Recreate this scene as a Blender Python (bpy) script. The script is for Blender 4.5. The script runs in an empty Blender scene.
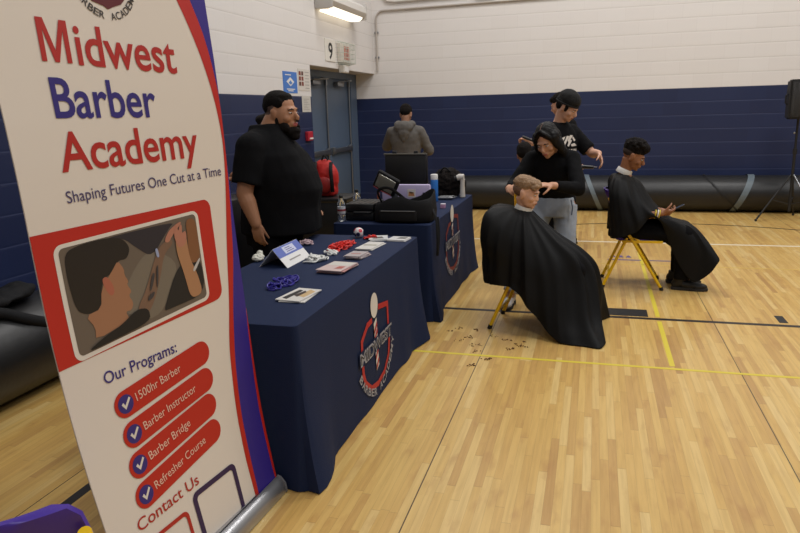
import bpy, bmesh, math, random
from mathutils import Vector, Matrix, Quaternion, noise
random.seed(7)
PI = math.pi
sc = bpy.context.scene
COL = sc.collection
V = Vector

# ------------------------------------------------------------------ camera
cam_d = bpy.data.cameras.new('camera'); cam = bpy.data.objects.new('camera', cam_d); COL.objects.link(cam)
cam_d.sensor_width = 36; cam_d.lens = 676.07 / 800 * 36; cam_d.clip_start = 0.05
yaw, pit, rol = math.radians(16.095), math.radians(12.951), math.radians(1.619)
Rc = Matrix.Rotation(yaw, 3, 'Z') @ Matrix.Rotation(-pit, 3, 'X') @ Matrix.Rotation(rol, 3, 'Y') @ Matrix.Rotation(PI/2, 3, 'X')
cam.matrix_world = Matrix.Translation((0, 0, 1.61)) @ Rc.to_4x4()
sc.camera = cam

# ------------------------------------------------------------------ light
w = bpy.data.worlds.new('gym_ambient'); sc.world = w; w.use_nodes = True
w.node_tree.nodes['Background'].inputs[0].default_value = (0.95, 0.97, 1.0, 1)
w.node_tree.nodes['Background'].inputs[1].default_value = 0.22
def area(loc, size, power, col=(1, .975, .95), sy=None, tgt=None):
    d = bpy.data.lights.new('high_bay_lamp', 'AREA'); d.shape = 'RECTANGLE'; d.size = size; d.size_y = sy or size
    d.energy = power; d.color = col
    o = bpy.data.objects.new('high_bay_lamp', d); o.location = loc; COL.objects.link(o)
    if tgt: o.rotation_euler = (V(tgt) - V(loc)).to_track_quat('-Z', 'Y').to_euler()
    return o
for (lx, ly, pw) in ((-.2, 5.4, 62), (2.6, 3.4, 125), (-1.2, 8.4, 125), (3.0, 8.2, 125), (7.0, 6.0, 125), (1.6, -1.5, 110)):
    area((lx, ly, 7.0), 1.6, pw*1.16)
sc.view_settings.view_transform = 'Standard'; sc.view_settings.look = 'None'
sc.view_settings.gamma = 1; sc.view_settings.use_curve_mapping = False
sc.view_settings.exposure = 0.0

# ------------------------------------------------------------------ materials
def lin(c):
    return tuple((x/255/12.92 if x/255 <= .04045 else ((x/255+.055)/1.055)**2.4) for x in c) + (1,)
_m = {}
def mat(name, rgb, rough=.6, metal=0, spec=.5, emit=None, es=0, noise_amt=0, nscale=20, bump=0, bscale=80, trans=0, sheen=0):
    if name in _m: return _m[name]
    m = bpy.data.materials.new(name); m.use_nodes = True; nt = m.node_tree
    b = nt.nodes['Principled BSDF']; c = lin(rgb)
    b.inputs['Base Color'].default_value = c; b.inputs['Roughness'].default_value = rough
    b.inputs['Metallic'].default_value = metal; b.inputs['Specular IOR Level'].default_value = spec
    b.inputs['Transmission Weight'].default_value = trans
    b.inputs['Sheen Weight'].default_value = sheen
    if emit: b.inputs['Emission Color'].default_value = lin(emit); b.inputs['Emission Strength'].default_value = es
    tc = nt.nodes.new('ShaderNodeTexCoord')
    if noise_amt:
        n = nt.nodes.new('ShaderNodeTexNoise'); n.inputs['Scale'].default_value = nscale; n.inputs['Detail'].default_value = 4
        nt.links.new(tc.outputs['Object'], n.inputs['Vector'])
        mx = nt.nodes.new('ShaderNodeMix'); mx.data_type = 'RGBA'
        mx.inputs[6].default_value = tuple(x*(1-noise_amt) for x in c[:3])+(1,)
        mx.inputs[7].default_value = tuple(min(1, x*(1+noise_amt)) for x in c[:3])+(1,)
        nt.links.new(n.outputs[0], mx.inputs[0]); nt.links.new(mx.outputs[2], b.inputs['Base Color'])
    if bump:
        n = nt.nodes.new('ShaderNodeTexNoise'); n.inputs['Scale'].default_value = bscale; n.inputs['Detail'].default_value = 3
        nt.links.new(tc.outputs['Object'], n.inputs['Vector'])
        bp = nt.nodes.new('ShaderNodeBump'); bp.inputs['Strength'].default_value = bump; bp.inputs['Distance'].default_value = .01
        nt.links.new(n.outputs[0], bp.inputs['Height']); nt.links.new(bp.outputs[0], b.inputs['Normal'])
    _m[name] = m; return m

class NB:
    """tiny node-graph helper"""
    def __init__(s, name):
        s.m = bpy.data.materials.new(name); s.m.use_nodes = True; s.nt = s.m.node_tree; s.b = s.nt.nodes['Principled BSDF']
        s.tc = s.nt.nodes.new('ShaderNodeTexCoord'); s.sep = s.nt.nodes.new('ShaderNodeSeparateXYZ')
        s.nt.links.new(s.tc.outputs['Object'], s.sep.inputs[0])
        s.x, s.y, s.z = s.sep.outputs
    def put(s, sock, v):
        if isinstance(v, (int, float)): sock.default_value = v
        elif isinstance(v, tuple): sock.default_value = v
        else: s.nt.links.new(v, sock)
    def math(s, op, a, b=0, c=0):
        n = s.nt.nodes.new('ShaderNodeMath'); n.operation = op
        for i, v in enumerate((a, b, c)): s.put(n.inputs[i], v)
        return n.outputs[0]
    def comb(s, x, y, z=0):
        n = s.nt.nodes.new('ShaderNodeCombineXYZ')
        for i, v in enumerate((x, y, z)): s.put(n.inputs[i], v)
        return n.outputs[0]
    def white(s, x, y=0):
        n = s.nt.nodes.new('ShaderNodeTexWhiteNoise'); n.noise_dimensions = '3D'; s.nt.links.new(s.comb(x, y, 3.3), n.inputs['Vector']); return n.outputs[0]
    def noise(s, vec, scale, detail=3):
        n = s.nt.nodes.new('ShaderNodeTexNoise'); n.inputs['Scale'].default_value = scale; n.inputs['Detail'].default_value = detail
        if vec is not None: s.nt.links.new(vec, n.inputs['Vector'])
        return n.outputs[0]
    def mix(s, f, a, b):
        n = s.nt.nodes.new('ShaderNodeMix'); n.data_type = 'RGBA'; s.put(n.inputs[0], f); s.put(n.inputs[6], a); s.put(n.inputs[7], b); return n.outputs[2]
    def ramp(s, f, stops):
        n = s.nt.nodes.new('ShaderNodeValToRGB'); s.nt.links.new(f, n.inputs[0]); e = n.color_ramp.elements
        while len(e) < len(stops): e.new(.5)
        for i, (p, c) in enumerate(stops): e[i].position = p; e[i].color = c
        return n.outputs[0]
    def bump(s, h, st, dist=.01):
        n = s.nt.nodes.new('ShaderNodeBump'); n.inputs['Strength'].default_value = st; n.inputs['Distance'].default_value = dist
        s.nt.links.new(h, n.inputs['Height']); s.nt.links.new(n.outputs[0], s.b.inputs['Normal'])

FW_ = .0381
def floor_material():
    g = NB('maple_gym_floor')
    row = g.math('FLOOR', g.math('DIVIDE', g.x, FW_))
    rr = g.white(row)
    yy = g.math('ADD', g.math('DIVIDE', g.y, .74), g.math('MULTIPLY', rr, 9.7))
    pid = g.math('FLOOR', yy)
    rnd = g.white(row, pid)
    base = g.ramp(rnd, [(0, lin((184, 142, 84))), (.05, lin((196, 156, 92))), (.35, lin((207, 168, 97))), (.8, lin((214, 178, 107))), (1, lin((219, 188, 124)))])
    gr = g.noise(g.comb(g.math('MULTIPLY', g.x, 60), g.math('MULTIPLY', g.y, 3.2), rnd), 1.0, 4)
    grain = g.ramp(gr, [(.3, (.80, .76, .70, 1)), (.6, (1, 1, 1, 1))])
    n = g.nt.nodes.new('ShaderNodeMix'); n.data_type = 'RGBA'; n.blend_type = 'MULTIPLY'; n.inputs[0].default_value = .7
    g.nt.links.new(base, n.inputs[6]); g.nt.links.new(grain, n.inputs[7]); c = n.outputs[2]
    bl_ = g.noise(g.comb(g.math('MULTIPLY', g.x, 16), g.math('MULTIPLY', g.y, 5), rr), 1.0, 5)
    c = g.mix(g.math('MULTIPLY', g.ramp(bl_, [(.56, (0, 0, 0, 1)), (.74, (1, 1, 1, 1))]), .45), c, lin((170, 122, 70)))
    fx = g.math('FRACT', g.math('DIVIDE', g.x, FW_)); fy = g.math('FRACT', yy)
    ex = g.math('LESS_THAN', g.math('MINIMUM', fx, g.math('SUBTRACT', 1, fx)), .018)
    ey = g.math('LESS_THAN', fy, .005)
    gap = g.math('MAXIMUM', ex, ey)
    c = g.mix(g.math('MULTIPLY', gap, .30), c, lin((116, 80, 40)))
    sx = g.math('FRACT', g.math('DIVIDE', g.math('ADD', g.x, .683), 1.59))
    seam = g.math('LESS_THAN', g.math('MINIMUM', sx, g.math('SUBTRACT', 1, sx)), .0017)
    c = g.mix(g.math('MULTIPLY', seam, .9), c, lin((40, 26, 14)))
    g.nt.links.new(c, g.b.inputs['Base Color'])
    rn = g.noise(g.tc.outputs['Object'], 2.0, 4)
    g.nt.links.new(g.math('ADD', g.math('MULTIPLY', rn, .14), .24), g.b.inputs['Roughness'])
    g.b.inputs['Specular IOR Level'].default_value = .5
    g.bump(g.math('ADD', g.math('MULTIPLY', g.white(row, pid), .4), g.noise(g.tc.outputs['Object'], 5, 2)), .10, .004)
    return g.m
def wall_material():
    g = NB('painted_concrete_block')
    u = g.math('ADD', g.x, g.y); course = g.math('DIVIDE', g.z, .2032)
    row = g.math('FLOOR', course); par = g.math('MULTIPLY', g.math('MODULO', row, 2), .5)
    fu = g.math('FRACT', g.math('ADD', g.math('DIVIDE', u, .4064), par)); fz = g.math('FRACT', course)
    dz = g.math('MINIMUM', fz, g.math('SUBTRACT', 1, fz)); du = g.math('MULTIPLY', g.math('MINIMUM', fu, g.math('SUBTRACT', 1, fu)), 2)
    hz = g.math('LESS_THAN', dz, .022); hu = g.math('LESS_THAN', du, .012)
    blk = g.white(row, g.math('FLOOR', g.math('ADD', g.math('DIVIDE', u, .4064), par)))
    up = g.math('GREATER_THAN', g.z, 1.829)
    n1 = g.noise(g.tc.outputs['Object'], 1.3, 5)
    vis = g.math('MULTIPLY', hz, g.ramp(g.noise(g.comb(g.math('MULTIPLY', u, .7), row), 1.0, 3), [(.35, (.25,)*3+(1,)), (.65, (1,)*3+(1,))]))
    white = g.mix(g.math('MULTIPLY', blk, .35), lin((222, 218, 215)), lin((216, 211, 207)))
    white = g.mix(g.math('MULTIPLY', vis, .40), white, lin((150, 140, 132)))
    white = g.mix(g.math('MULTIPLY', hu, .10), white, lin((150, 140, 132)))
    blue = g.mix(blk, lin((20, 32, 69)), lin((24, 37, 75)))
    blue = g.mix(g.math('MULTIPLY', vis, .5), blue, lin((84, 92, 126)))
    c = g.mix(up, blue, white)
    g.nt.links.new(c, g.b.inputs['Base Color'])
    g.b.inputs['Roughness'].default_value = .5
    h = g.math('ADD', g.math('MULTIPLY', g.math('MINIMUM', g.math('MULTIPLY', dz, 12), 1), .5), g.math('MULTIPLY', g.noise(g.tc.outputs['Object'], 60, 3), .12))
    g.bump(h, .35, .006)
    return g.m

# ------------------------------------------------------------------ mesh helpers
def thing(name, label, cat, loc=(0, 0, 0), rz=0, group=None):
    o = bpy.data.objects.new(name, None); COL.objects.link(o); o.empty_display_size = .1
    o.location = loc; o.rotation_euler = (0, 0, rz); o['label'] = label; o['category'] = cat
    if group: o['group'] = group
    return o
def tag(o, label, cat, group=None, kind=None):
    o['label'] = label; o['category'] = cat
    if group: o['group'] = group
    if kind: o['kind'] = kind
    return o
def world_of(o):
    m = Matrix.Translation(o.location) @ o.rotation_euler.to_matrix().to_4x4()
    return world_of(o.parent) @ m if o.parent else m
def link(name, bm, mats, parent=None, smooth=True, local=False, origin=None, kind=None, label=None):
    """bm is in world coordinates unless local; the object keeps its parent's frame"""
    me = bpy.data.meshes.new(name)
    if parent is not None and not local: bmesh.ops.transform(bm, matrix=world_of(parent).inverted(), verts=bm.verts)
    if parent is None and origin is not None: bmesh.ops.translate(bm, vec=-V(origin), verts=bm.verts)
    bm.to_mesh(me); bm.free()
    for m in (mats if isinstance(mats, (list, tuple)) else [mats]): me.materials.append(m)
    if smooth:
        for p in me.polygons: p.use_smooth = True
        try: me.set_sharp_from_angle(angle=math.radians(40))
        except Exception: pass
    o = bpy.data.objects.new(name, me); COL.objects.link(o)
    if parent is not None: o.parent = parent
    elif origin is not None: o.location = origin
    if kind: o['kind'] = kind
    if label: o['label'] = label
    return o
def B(): return bmesh.new()
def fr(origin, yaw=0, pitch=0, roll=0):
    """frame: local x = right, y = forward, z = up; yaw = heading of +y measured from +X; pitch < 0 looks down"""
    m = Matrix.Rotation(yaw - PI/2, 4, 'Z') @ Matrix.Rotation(pitch, 4, 'X') @ Matrix.Rotation(roll, 4, 'Y')
    return Matrix.Translation(origin) @ m
def box(bm, c, s, rot=None, bev=0, seg=2):
    r = bmesh.ops.create_cube(bm, size=1); vs = r['verts']
    bmesh.ops.scale(bm, vec=s, verts=vs)
    if bev:
        es = list({e for v in vs for e in v.link_edges})
        rb = bmesh.ops.bevel(bm, geom=es, offset=bev, segments=seg, affect='EDGES', profile=.5)
        vs = list({v for f in rb['faces'] for v in f.verts} | {v for v in vs if v.is_valid})
    M = Matrix.Translation(c) @ (rot.to_4x4() if rot is not None else Matrix.Identity(4))
    bmesh.ops.transform(bm, matrix=M, verts=vs); return vs
def ring_basis(d):
    d = d.normalized(); a = V((0, 0, 1)) if abs(d.z) < .95 else V((1, 0, 0))
    x = d.cross(a).normalized(); return x, d.cross(x).normalized()
def cone(bm, p0, p1, r0, r1=None, n=16, caps=True, flat=1.0, fdir=None):
    p0, p1 = V(p0), V(p1); r1 = r0 if r1 is None else r1
    d = p1 - p0
    if fdir is not None:
        y = V(fdir); y = (y - d.normalized()*y.dot(d.normalized())).normalized(); x = d.normalized().cross(y)
    else: x, y = ring_basis(d)
    rings = []
    for p, r in ((p0, r0), (p1, r1)):
        rings.append([bm.verts.new(p + x*math.cos(2*PI*i/n)*r + y*math.sin(2*PI*i/n)*r*flat) for i in range(n)])
    for i in range(n): bm.faces.new((rings[0][i], rings[0][(i+1) % n], rings[1][(i+1) % n], rings[1][i]))
    if caps: bm.faces.new(rings[0][::-1]); bm.faces.new(rings[1])
    return rings
def ell(bm, c, r, M=None, seg=14, rings=9):
    if isinstance(r, (int, float)): r = (r, r, r)
    res = bmesh.ops.create_uvsphere(bm, u_segments=seg, v_segments=rings, radius=1)
    m = Matrix.Translation(c) @ Matrix.Diagonal((*r, 1))
    if M is not None: m = M @ m
    bmesh.ops.transform(bm, matrix=m, verts=res['verts']); return res['verts']
def cap(bm, p0, p1, r0, r1=None, n=12):
    r1 = r0 if r1 is None else r1
    ell(bm, p0, r0, seg=n, rings=7); ell(bm, p1, r1, seg=n, rings=7); cone(bm, p0, p1, r0, r1, n)
def chain(bm, pts, rs, n=12):
    for i in range(len(pts)-1): cap(bm, pts[i], pts[i+1], rs[i], rs[i+1], n)
def tube(bm, pts, r, n=8, closed=False, flat=1.0, up=None):
    pts = [V(p) for p in pts]; rings = []
    N = len(pts)
    for i, p in enumerate(pts):
        if closed: d = pts[(i+1) % N] - pts[i-1]
        else: d = pts[min(i+1, N-1)] - pts[max(i-1, 0)]
        d.normalize()
        if up is not None:
            y = V(up); y = (y - d*y.dot(d)).normalized(); x = d.cross(y)
        else:
            if i == 0: x, y = ring_basis(d)
            else:
                x = (px - d*px.dot(d)).normalized(); y = d.cross(x)
        px = x
        rr = r[i] if isinstance(r, (list, tuple)) else r
        rings.append([bm.verts.new(p + x*math.cos(2*PI*k/n)*rr + y*math.sin(2*PI*k/n)*rr*flat) for k in range(n)])
    for i in range(N if closed else N-1):
        a, b = rings[i], rings[(i+1) % N]
        for k in range(n): bm.faces.new((a[k], a[(k+1) % n], b[(k+1) % n], b[k]))
    if not closed: bm.faces.new(rings[0][::-1]); bm.faces.new(rings[-1])
def lathe(bm, c, prof, n=24, M=None):
    """prof: list of (r, z)"""
    rings = []
    for r, z in prof: rings.append([bm.verts.new(V((c[0]+r*math.cos(2*PI*i/n), c[1]+r*math.sin(2*PI*i/n), c[2]+z))) for i in range(n)])
    for a, b in zip(rings, rings[1:]):
        for i in range(n): bm.faces.new((a[i], a[(i+1) % n], b[(i+1) % n], b[i]))
    bm.faces.new(rings[0][::-1]); bm.faces.new(rings[-1])
    if M is not None: bmesh.ops.transform(bm, matrix=M, verts=[v for r in rings for v in r])
def loft(bm, rings, closed_caps=True):
    rs = [[bm.verts.new(p) for p in r] for r in rings]; n = len(rs[0])
    for a, b in zip(rs, rs[1:]):
        for i in range(n): bm.faces.new((a[i], a[(i+1) % n], b[(i+1) % n], b[i]))
    if closed_caps: bm.faces.new(rs[0][::-1]); bm.faces.new(rs[-1])
def ering(M, z, rx, ry, cy=0, n=24, sq=2.0, cx=0):
    out = []
    for i in range(n):
        a = 2*PI*i/n; c, s = math.cos(a), math.sin(a)
        out.append(M @ V((cx + rx*math.copysign(abs(c)**(2/sq), c), cy + ry*math.copysign(abs(s)**(2/sq), s), z)))
    return out
def spline(pts, n):
    """Catmull-Rom through pts, n samples per span"""
    pts = [V(p) for p in pts]; P = [pts[0]*2-pts[1]] + pts + [pts[-1]*2-pts[-2]]; out = []
    for i in range(1, len(P)-2):
        for k in range(n):
            t = k/n; a, b, c, d = P[i-1], P[i], P[i+1], P[i+2]
            out.append(.5*((2*b)+(c-a)*t+(2*a-5*b+4*c-d)*t*t+(3*b-a-3*c+d)*t**3))
    out.append(pts[-1]); return out
def quad(bm, a, b, c, d): return bm.faces.new([bm.verts.new(V(p)) for p in (a, b, c, d)])
def poly_map(bm, pts2, fn, mi=0, maxlen=.06):
    """flat polygon given in (s, z); triangulated, cut finely and laid onto fn(s, z)"""
    t = bmesh.new(); t.faces.new([t.verts.new((a, b, 0)) for a, b in pts2])
    bmesh.ops.triangulate(t, faces=t.faces)
    for _ in range(5):
        es = [e for e in t.edges if e.calc_length() > maxlen]
        if not es: break
        bmesh.ops.subdivide_edges(t, edges=es, cuts=1); bmesh.ops.triangulate(t, faces=[f for f in t.faces if len(f.verts) > 3])
    t.normal_update(); up = sum(f.normal.z*f.calc_area() for f in t.faces) >= 0
    vm = {v: bm.verts.new(fn(v.co.x, v.co.y)) for v in t.verts}
    for f in t.faces:
        vs = [vm[v] for v in f.verts]
        if not up: vs.reverse()
        bm.faces.new(vs).material_index = mi
    t.free()
def rrect(s0, z0, s1, z1, r, n=6):
    out = []
    for cx, cy, a0 in ((s1-r, z1-r, 0), (s0+r, z1-r, PI/2), (s0+r, z0+r, PI), (s1-r, z0+r, 1.5*PI)):
        for k in range(n+1): a = a0+PI/2*k/n; out.append((cx+r*math.cos(a), cy+r*math.sin(a)))
    return out
_tx = {}
def text_geo(txt, bold=0.0, sp=1.0):
    if txt == 'M*':
        v = [(0, 0), (0, .7), (.19, .7), (.40, .19), (.61, .7), (.80, .7), (.80, 0), (.665, 0), (.665, .52), (.46, 0), (.34, 0), (.135, .52), (.135, 0)]
        return v, [(0, 12, 11, 1), (11, 2, 1), (11, 10, 3, 2), (10, 9, 3), (9, 8, 4, 3), (8, 5, 4), (8, 7, 6, 5)]
    k = (txt, bold, sp)
    if k in _tx: return _tx[k]
    cu = bpy.data.curves.new('t', 'FONT'); cu.body = txt; cu.size = 1; cu.offset = bold; cu.space_character = sp
    cu.resolution_u = 4; cu.fill_mode = 'FRONT'
    o = bpy.data.objects.new('t', cu); COL.objects.link(o)
    dg = bpy.context.evaluated_depsgraph_get(); me = o.evaluated_get(dg).to_mesh()
    vs = [(v.co.x, v.co.y) for v in me.vertices]; fs = [tuple(p.vertices) for p in me.polygons]
    o.evaluated_get(dg).to_mesh_clear(); bpy.data.objects.remove(o); bpy.data.curves.remove(cu)
    _tx[k] = (vs, fs); return _tx[k]
def text_map(bm, txt, a, b, h, fn, mi=0, bold=0.0, ref=None):
    """text from baseline start a to baseline end b in (s, z), capital height h, laid through fn"""
    vs, fs = text_geo(txt, bold)
    x0 = min(v[0] for v in vs); x1 = max(v[0] for v in vs); capn = .70
    d = V((b[0]-a[0], b[1]-a[1])); L = d.length; d.normalize(); p = V((-d.y, d.x))
    nv = []
    for x, y in vs:
        q = V(a) + d*((x-x0)/(x1-x0)*L) + p*(y/capn*h); nv.append(bm.verts.new(fn(q.x, q.y)))
    for f in fs:
        try: bm.faces.new([nv[i] for i in f]).material_index = mi
        except ValueError: pass
def arc_text(bm, txt, c, rx, ry, a0, a1, h, fn, mi=0, bold=0.0, inside=False):
    """letters along the lower side of an ellipse, upright reading left to right"""
    n = len(txt)
    for i, ch in enumerate(txt):
        if ch == ' ': continue
        t = a0 + (a1-a0)*(i+.5)/n; dt = abs(a1-a0)/n*.42
        p0 = V((c[0]+rx*math.cos(t-dt), c[1]+ry*math.sin(t-dt))); p1 = V((c[0]+rx*math.cos(t+dt), c[1]+ry*math.sin(t+dt)))
        text_map(bm, ch, p0, p1, h, fn, mi, bold)

# ------------------------------------------------------------------ the room
M_floor = floor_material(); M_wall = wall_material()
bm = B(); box(bm, (1.5, 4.0, -.05), (14, 16, .1)); o = link('floor', bm, M_floor, smooth=False, kind='structure')
bm = B(); box(bm, (2.2, 11.5, 3.0), (12.6, .2, 6.0)); link('wall_back', bm, M_wall, smooth=False, kind='structure')
bm = B()
box(bm, (-3.875, 2.31, 3.0), (.45, 12.62, 6.0)); box(bm, (-3.875, 10.01, 4.1175), (.45, 2.78, 3.765))
link('wall_left', bm, M_wall, smooth=False, kind='structure')
M_frame = mat('grey_blue_door_paint', (84, 100, 122), .45, noise_amt=.06, nscale=3)
M_steel = mat('brushed_steel', (150, 152, 155), .35, metal=.9)
M_dark = mat('dark_rubber', (20, 20, 22), .6)
# door alcove: steel frame and a pair of leaves
bm = B()
for y0, y1 in ((8.62, 9.10), (11.10, 11.395)): box(bm, (-4.02, (y0+y1)/2, 1.117), (.08, y1-y0, 2.234))
box(bm, (-4.02, 10.10, 2.185), (.08, 2.0, .098))
link('trim_1', bm, M_frame, smooth=False, kind='structure')
for k, (y0, y1) in enumerate(((9.105, 10.095), (10.105, 11.095))):
    t = thing('door_%d' % (k+1), ('left' if k == 0 else 'right') + ' grey blue steel door leaf in the alcove', 'door', (-4.04, y0, 0)); t['kind'] = 'structure'
    bm = B(); box(bm, (-4.035, (y0+y1)/2, 1.07), (.045, y1-y0-.01, 2.12), bev=.003); link('door_leaf', bm, M_frame, t)
    bm = B(); box(bm, (-3.975, (y0+y1)/2, 1.02), (.05, .82, .07), bev=.008)
    for yy in (y0+.1, y1-.1): box(bm, (-3.99, yy, 1.02), (.06, .09, .11), bev=.008)
    link('push_bar', bm, M_steel, t)
    bm = B(); ry = y1-.08 if k == 0 else y1-.06
    cone(bm, (-3.99, ry, .05), (-3.99, ry, 2.08), .013, n=10); box(bm, (-3.995, ry, 2.07), (.04, .05, .09)); link('vertical_rod', bm, M_steel, t)
    bm = B(); box(bm, (-3.97, y0+.42, 2.05), (.08, .28, .07), bev=.01); tube(bm, [(-3.93, y0+.30, 2.09), (-3.80, y0+.55, 2.10), (-3.98, y0+.75, 2.13)], .009); link('door_closer', bm, M_steel, t)

# painted and taped floor lines
def strip(name, x0, y0, x1, y1, m, n, kind='structure'):
    bm = B(); box(bm, ((x0+x1)/2, (y0+y1)/2, .0006), (abs(x1-x0), abs(y1-y0), .0012)); return link(name, bm, m, smooth=False, kind=kind)
M_bl = mat('black_court_paint', (34, 30, 30), .4); M_ye = mat('yellow_court_tape', (214, 194, 60), .45); M_wh = mat('white_court_paint', (226, 214, 190), .4)
strip('trim_2', -3.3, 5.275, 6, 5.325, M_bl, 0)
strip('trim_3', -3.3, 4.24, 6, 4.268, M_ye, 0)
strip('trim_4', .505, 4.30, .537, 5.24, M_ye, 0); strip('trim_5', .505, 5.36, .537, 8.2, M_ye, 0)
strip('trim_6', -2.5, 8.37, 6, 8.42, M_wh, 0)
strip('trim_7', -2.5, 7.18, 6, 7.20, mat('faded_yellow_court_paint', (212, 180, 96), .4), 0)
strip('trim_8', -2.16, -1.0, -2.11, 2.6, M_bl, 0)
bm = B()   # curved court line behind
pts = []
for k in range(41):
    a = math.radians(20 + 110*k/40); pts.append((1.0+3.4*math.cos(a)*1.0, 6.55+3.3*math.sin(a)))
for (ax, ay), (bx, by) in zip(pts, pts[1:]):
    d = V((bx-ax, by-ay, 0)).normalized(); nn = V((-d.y, d.x, 0))*.02
    a = V((ax, ay, .001)); b = V((bx, by, .001)); quad(bm, a-nn, b-nn, b+nn, a+nn)
bmesh.ops.remove_doubles(bm, verts=bm.verts, dist=.0005)
link('trim_9', bm, M_bl, smooth=False, kind='structure')
tag(strip('floor_tape', .15, 5.345, .45, 5.54, mat('black_gaffer_tape', (26, 25, 26), .5), 0, None), 'black rectangle of tape on the floor beside the caped boy\'s feet', 'tape')
tag(strip('floor_tape', 1.37, 5.37, 1.43, 5.55, mat('black_gaffer_tape', (26, 25, 26), .5), 0, None), 'small black tape mark by the black court line, far right', 'tape')
# small purple stencil on the floor under the far chair
bm = B(); flat = lambda s, z: V((s, z, .0016))
for a, b in ((.20, .27), (.29, .35), (.37, .43)): poly_map(bm, [(a, 7.52), (b, 7.52), (b-.02, 7.62), (a+.02, 7.62)], flat)
for a, b in ((.18, .52), (.60, .86)): poly_map(bm, [(a, 7.38), (b, 7.38), (b, 7.42), (a, 7.42)], flat)
tag(link('floor_stencil', bm, mat('purple_floor_ink', (92, 78, 128), .5), smooth=False), 'faint purple stencilled mark on the floor under the far yellow chair', 'floor marking')

# rolled mats
M_vinyl = mat('black_vinyl_mat', (26, 26, 27), .42, spec=.5, bump=.35, bscale=7)
def rolled(name, p0, p1, r, label):
    p0, p1 = V(p0), V(p1); t = thing(name, label, 'rolled mat', (p0.x, p0.y, 0))
    bm = B(); d = p1-p0; L = d.length; u = d.normalized(); side = u.cross(V((0, 0, 1))); n = 40; segs = 60; rings = []
    for i in range(segs+1):
        s = L*i/segs; rr = r*(1 + .02*noise.noise(V((s*1.3, r*10, 0))))
        rings.append([p0 + u*s + side*math.cos(2*PI*k/n)*rr*(1.03) + V((0, 0, 1))*(math.sin(2*PI*k/n)*rr*.97) for k in range(n)])
    loft(bm, rings); link('mat_roll', bm, M_vinyl, t)
    for e, sg in ((p0, -1), (p1, 1)):
        pts = [e + u*(sg*.004) + side*math.cos(a)*(r*.95*a/(8*PI)) + V((0, 0, 1))*(math.sin(a)*r*.92*a/(8*PI)) for a in [8*PI*k/160 for k in range(8, 161)]]
        bm = B(); tube(bm, pts, .004, 5); link('spiral_edge', bm, mat('mat_edge', (70, 68, 66), .7), t)
    return t, u, side
def band(t, c, u, side, r, wdt, slant, m, a0=0, a1=2*PI):
    bm = B(); n = 48; A, Bv = [], []
    for k in range(n+1):
        a = a0 + (a1-a0)*k/n; off = slant*math.sin(a)
        p = c + side*math.cos(a)*r*1.05 + V((0, 0, 1))*math.sin(a)*r*.99
        A.append(bm.verts.new(p + u*(off-wdt/2))); Bv.append(bm.verts.new(p + u*(off+wdt/2)))
    for k in range(n): bm.faces.new((A[k], A[k+1], Bv[k+1], Bv[k]))
    link('strap_or_shade_band', bm, m, t, label='grey blue tape strap, or dark band painted as tripod leg shade')
M_strap = mat('grey_blue_tape', (98, 110, 118), .5)
t, u, sd = rolled('rolled_mat', (-2.2, 11.08, .275), (5.6, 11.08, .275), .275, 'long black rolled gym mat lying along the back wall')
band(t, V((.02, 11.08, .275)), u, sd, .282, .07, -.12, M_strap); band(t, V((2.12, 11.08, .275)), u, sd, .282, .09, .12, M_strap); band(t, V((1.85, 11.08, .275)), u, sd, .282, .03, -.25, M_dark)  # two tape straps; the dark last band paints the tripod leg's shade on the roll
t, u, sd = rolled('rolled_mat', (-3.33, -.6, .29), (-3.33, 4.1, .29), .285, 'black rolled gym mat along the left wall, behind the banner')

# ------------------------------------------------------------------ wall fixtures
WX = -3.65
fL = lambda s, z: V((WX+.012, s, z))
def plate(t, name, y0, y1, z0, z1, m, dx=.004, x=None, bev=0):
    bm = B(); x = WX if x is None else x; box(bm, (x+dx/2, (y0+y1)/2, (z0+z1)/2), (dx, y1-y0, z1-z0), bev=bev); return link(name, bm, m, t, smooth=False)
def on(x): return lambda s, z: V((x, s, z))
M_white = mat('white_card', (226, 224, 222), .5); M_cream = mat('cream_plastic', (205, 199, 188), .45)
t = thing('blue_poster', 'blue poster with white diamond taped to the white wall left of the doors', 'poster', (WX, 7.97, 1.88))
plate(t, 'poster_sheet', 7.77, 8.18, 1.865, 2.12, mat('poster_blue', (66, 118, 196), .5))
bm = B(); poly_map(bm, [(7.86, 2.0), (7.975, 2.055), (8.09, 2.0), (7.975, 1.945)], on(WX+.006))
for a_, b_, z_ in ((7.83, 8.0, 2.075), (7.86, 8.10, 1.905), (7.90, 8.05, 1.885)): poly_map(bm, [(a_, z_), (b_, z_), (b_, z_+.012), (a_, z_+.012)], on(WX+.006))
link('poster_print', bm, M_white, t, smooth=False)
bm = B(); poly_map(bm, [(7.92, 1.985), (7.975, 2.02), (8.03, 1.985), (7.975, 1.965)], on(WX+.0075)); link('poster_emblem', bm, mat('poster_blue2', (80, 130, 200), .5), t, smooth=False)
t = thing('rules_notice', 'white notice with rows of dark red pictures beside the blue poster', 'notice', (WX, 8.4, 1.9))
plate(t, 'notice_sheet', 8.22, 8.60, 1.90, 2.17, mat('notice_paper', (210, 204, 196), .6))
bm = B()
for i in range(3):
    for j in range(2): poly_map(bm, [(8.24+j*.08, 1.96+i*.065), (8.30+j*.08, 1.96+i*.065), (8.30+j*.08, 2.01+i*.065), (8.24+j*.08, 2.01+i*.065)], on(WX+.006), mi=0 if (i+j) % 3 else 1)
for i in range(6): poly_map(bm, [(8.43, 1.93+i*.04), (8.56, 1.93+i*.04), (8.56, 1.937+i*.04), (8.43, 1.937+i*.04)], on(WX+.006), mi=2)
link('notice_print', bm, [mat('notice_red', (126, 58, 44), .6), mat('notice_brown', (92, 50, 40), .6), mat('notice_grey', (150, 145, 140), .6)], t, smooth=False)
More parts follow.
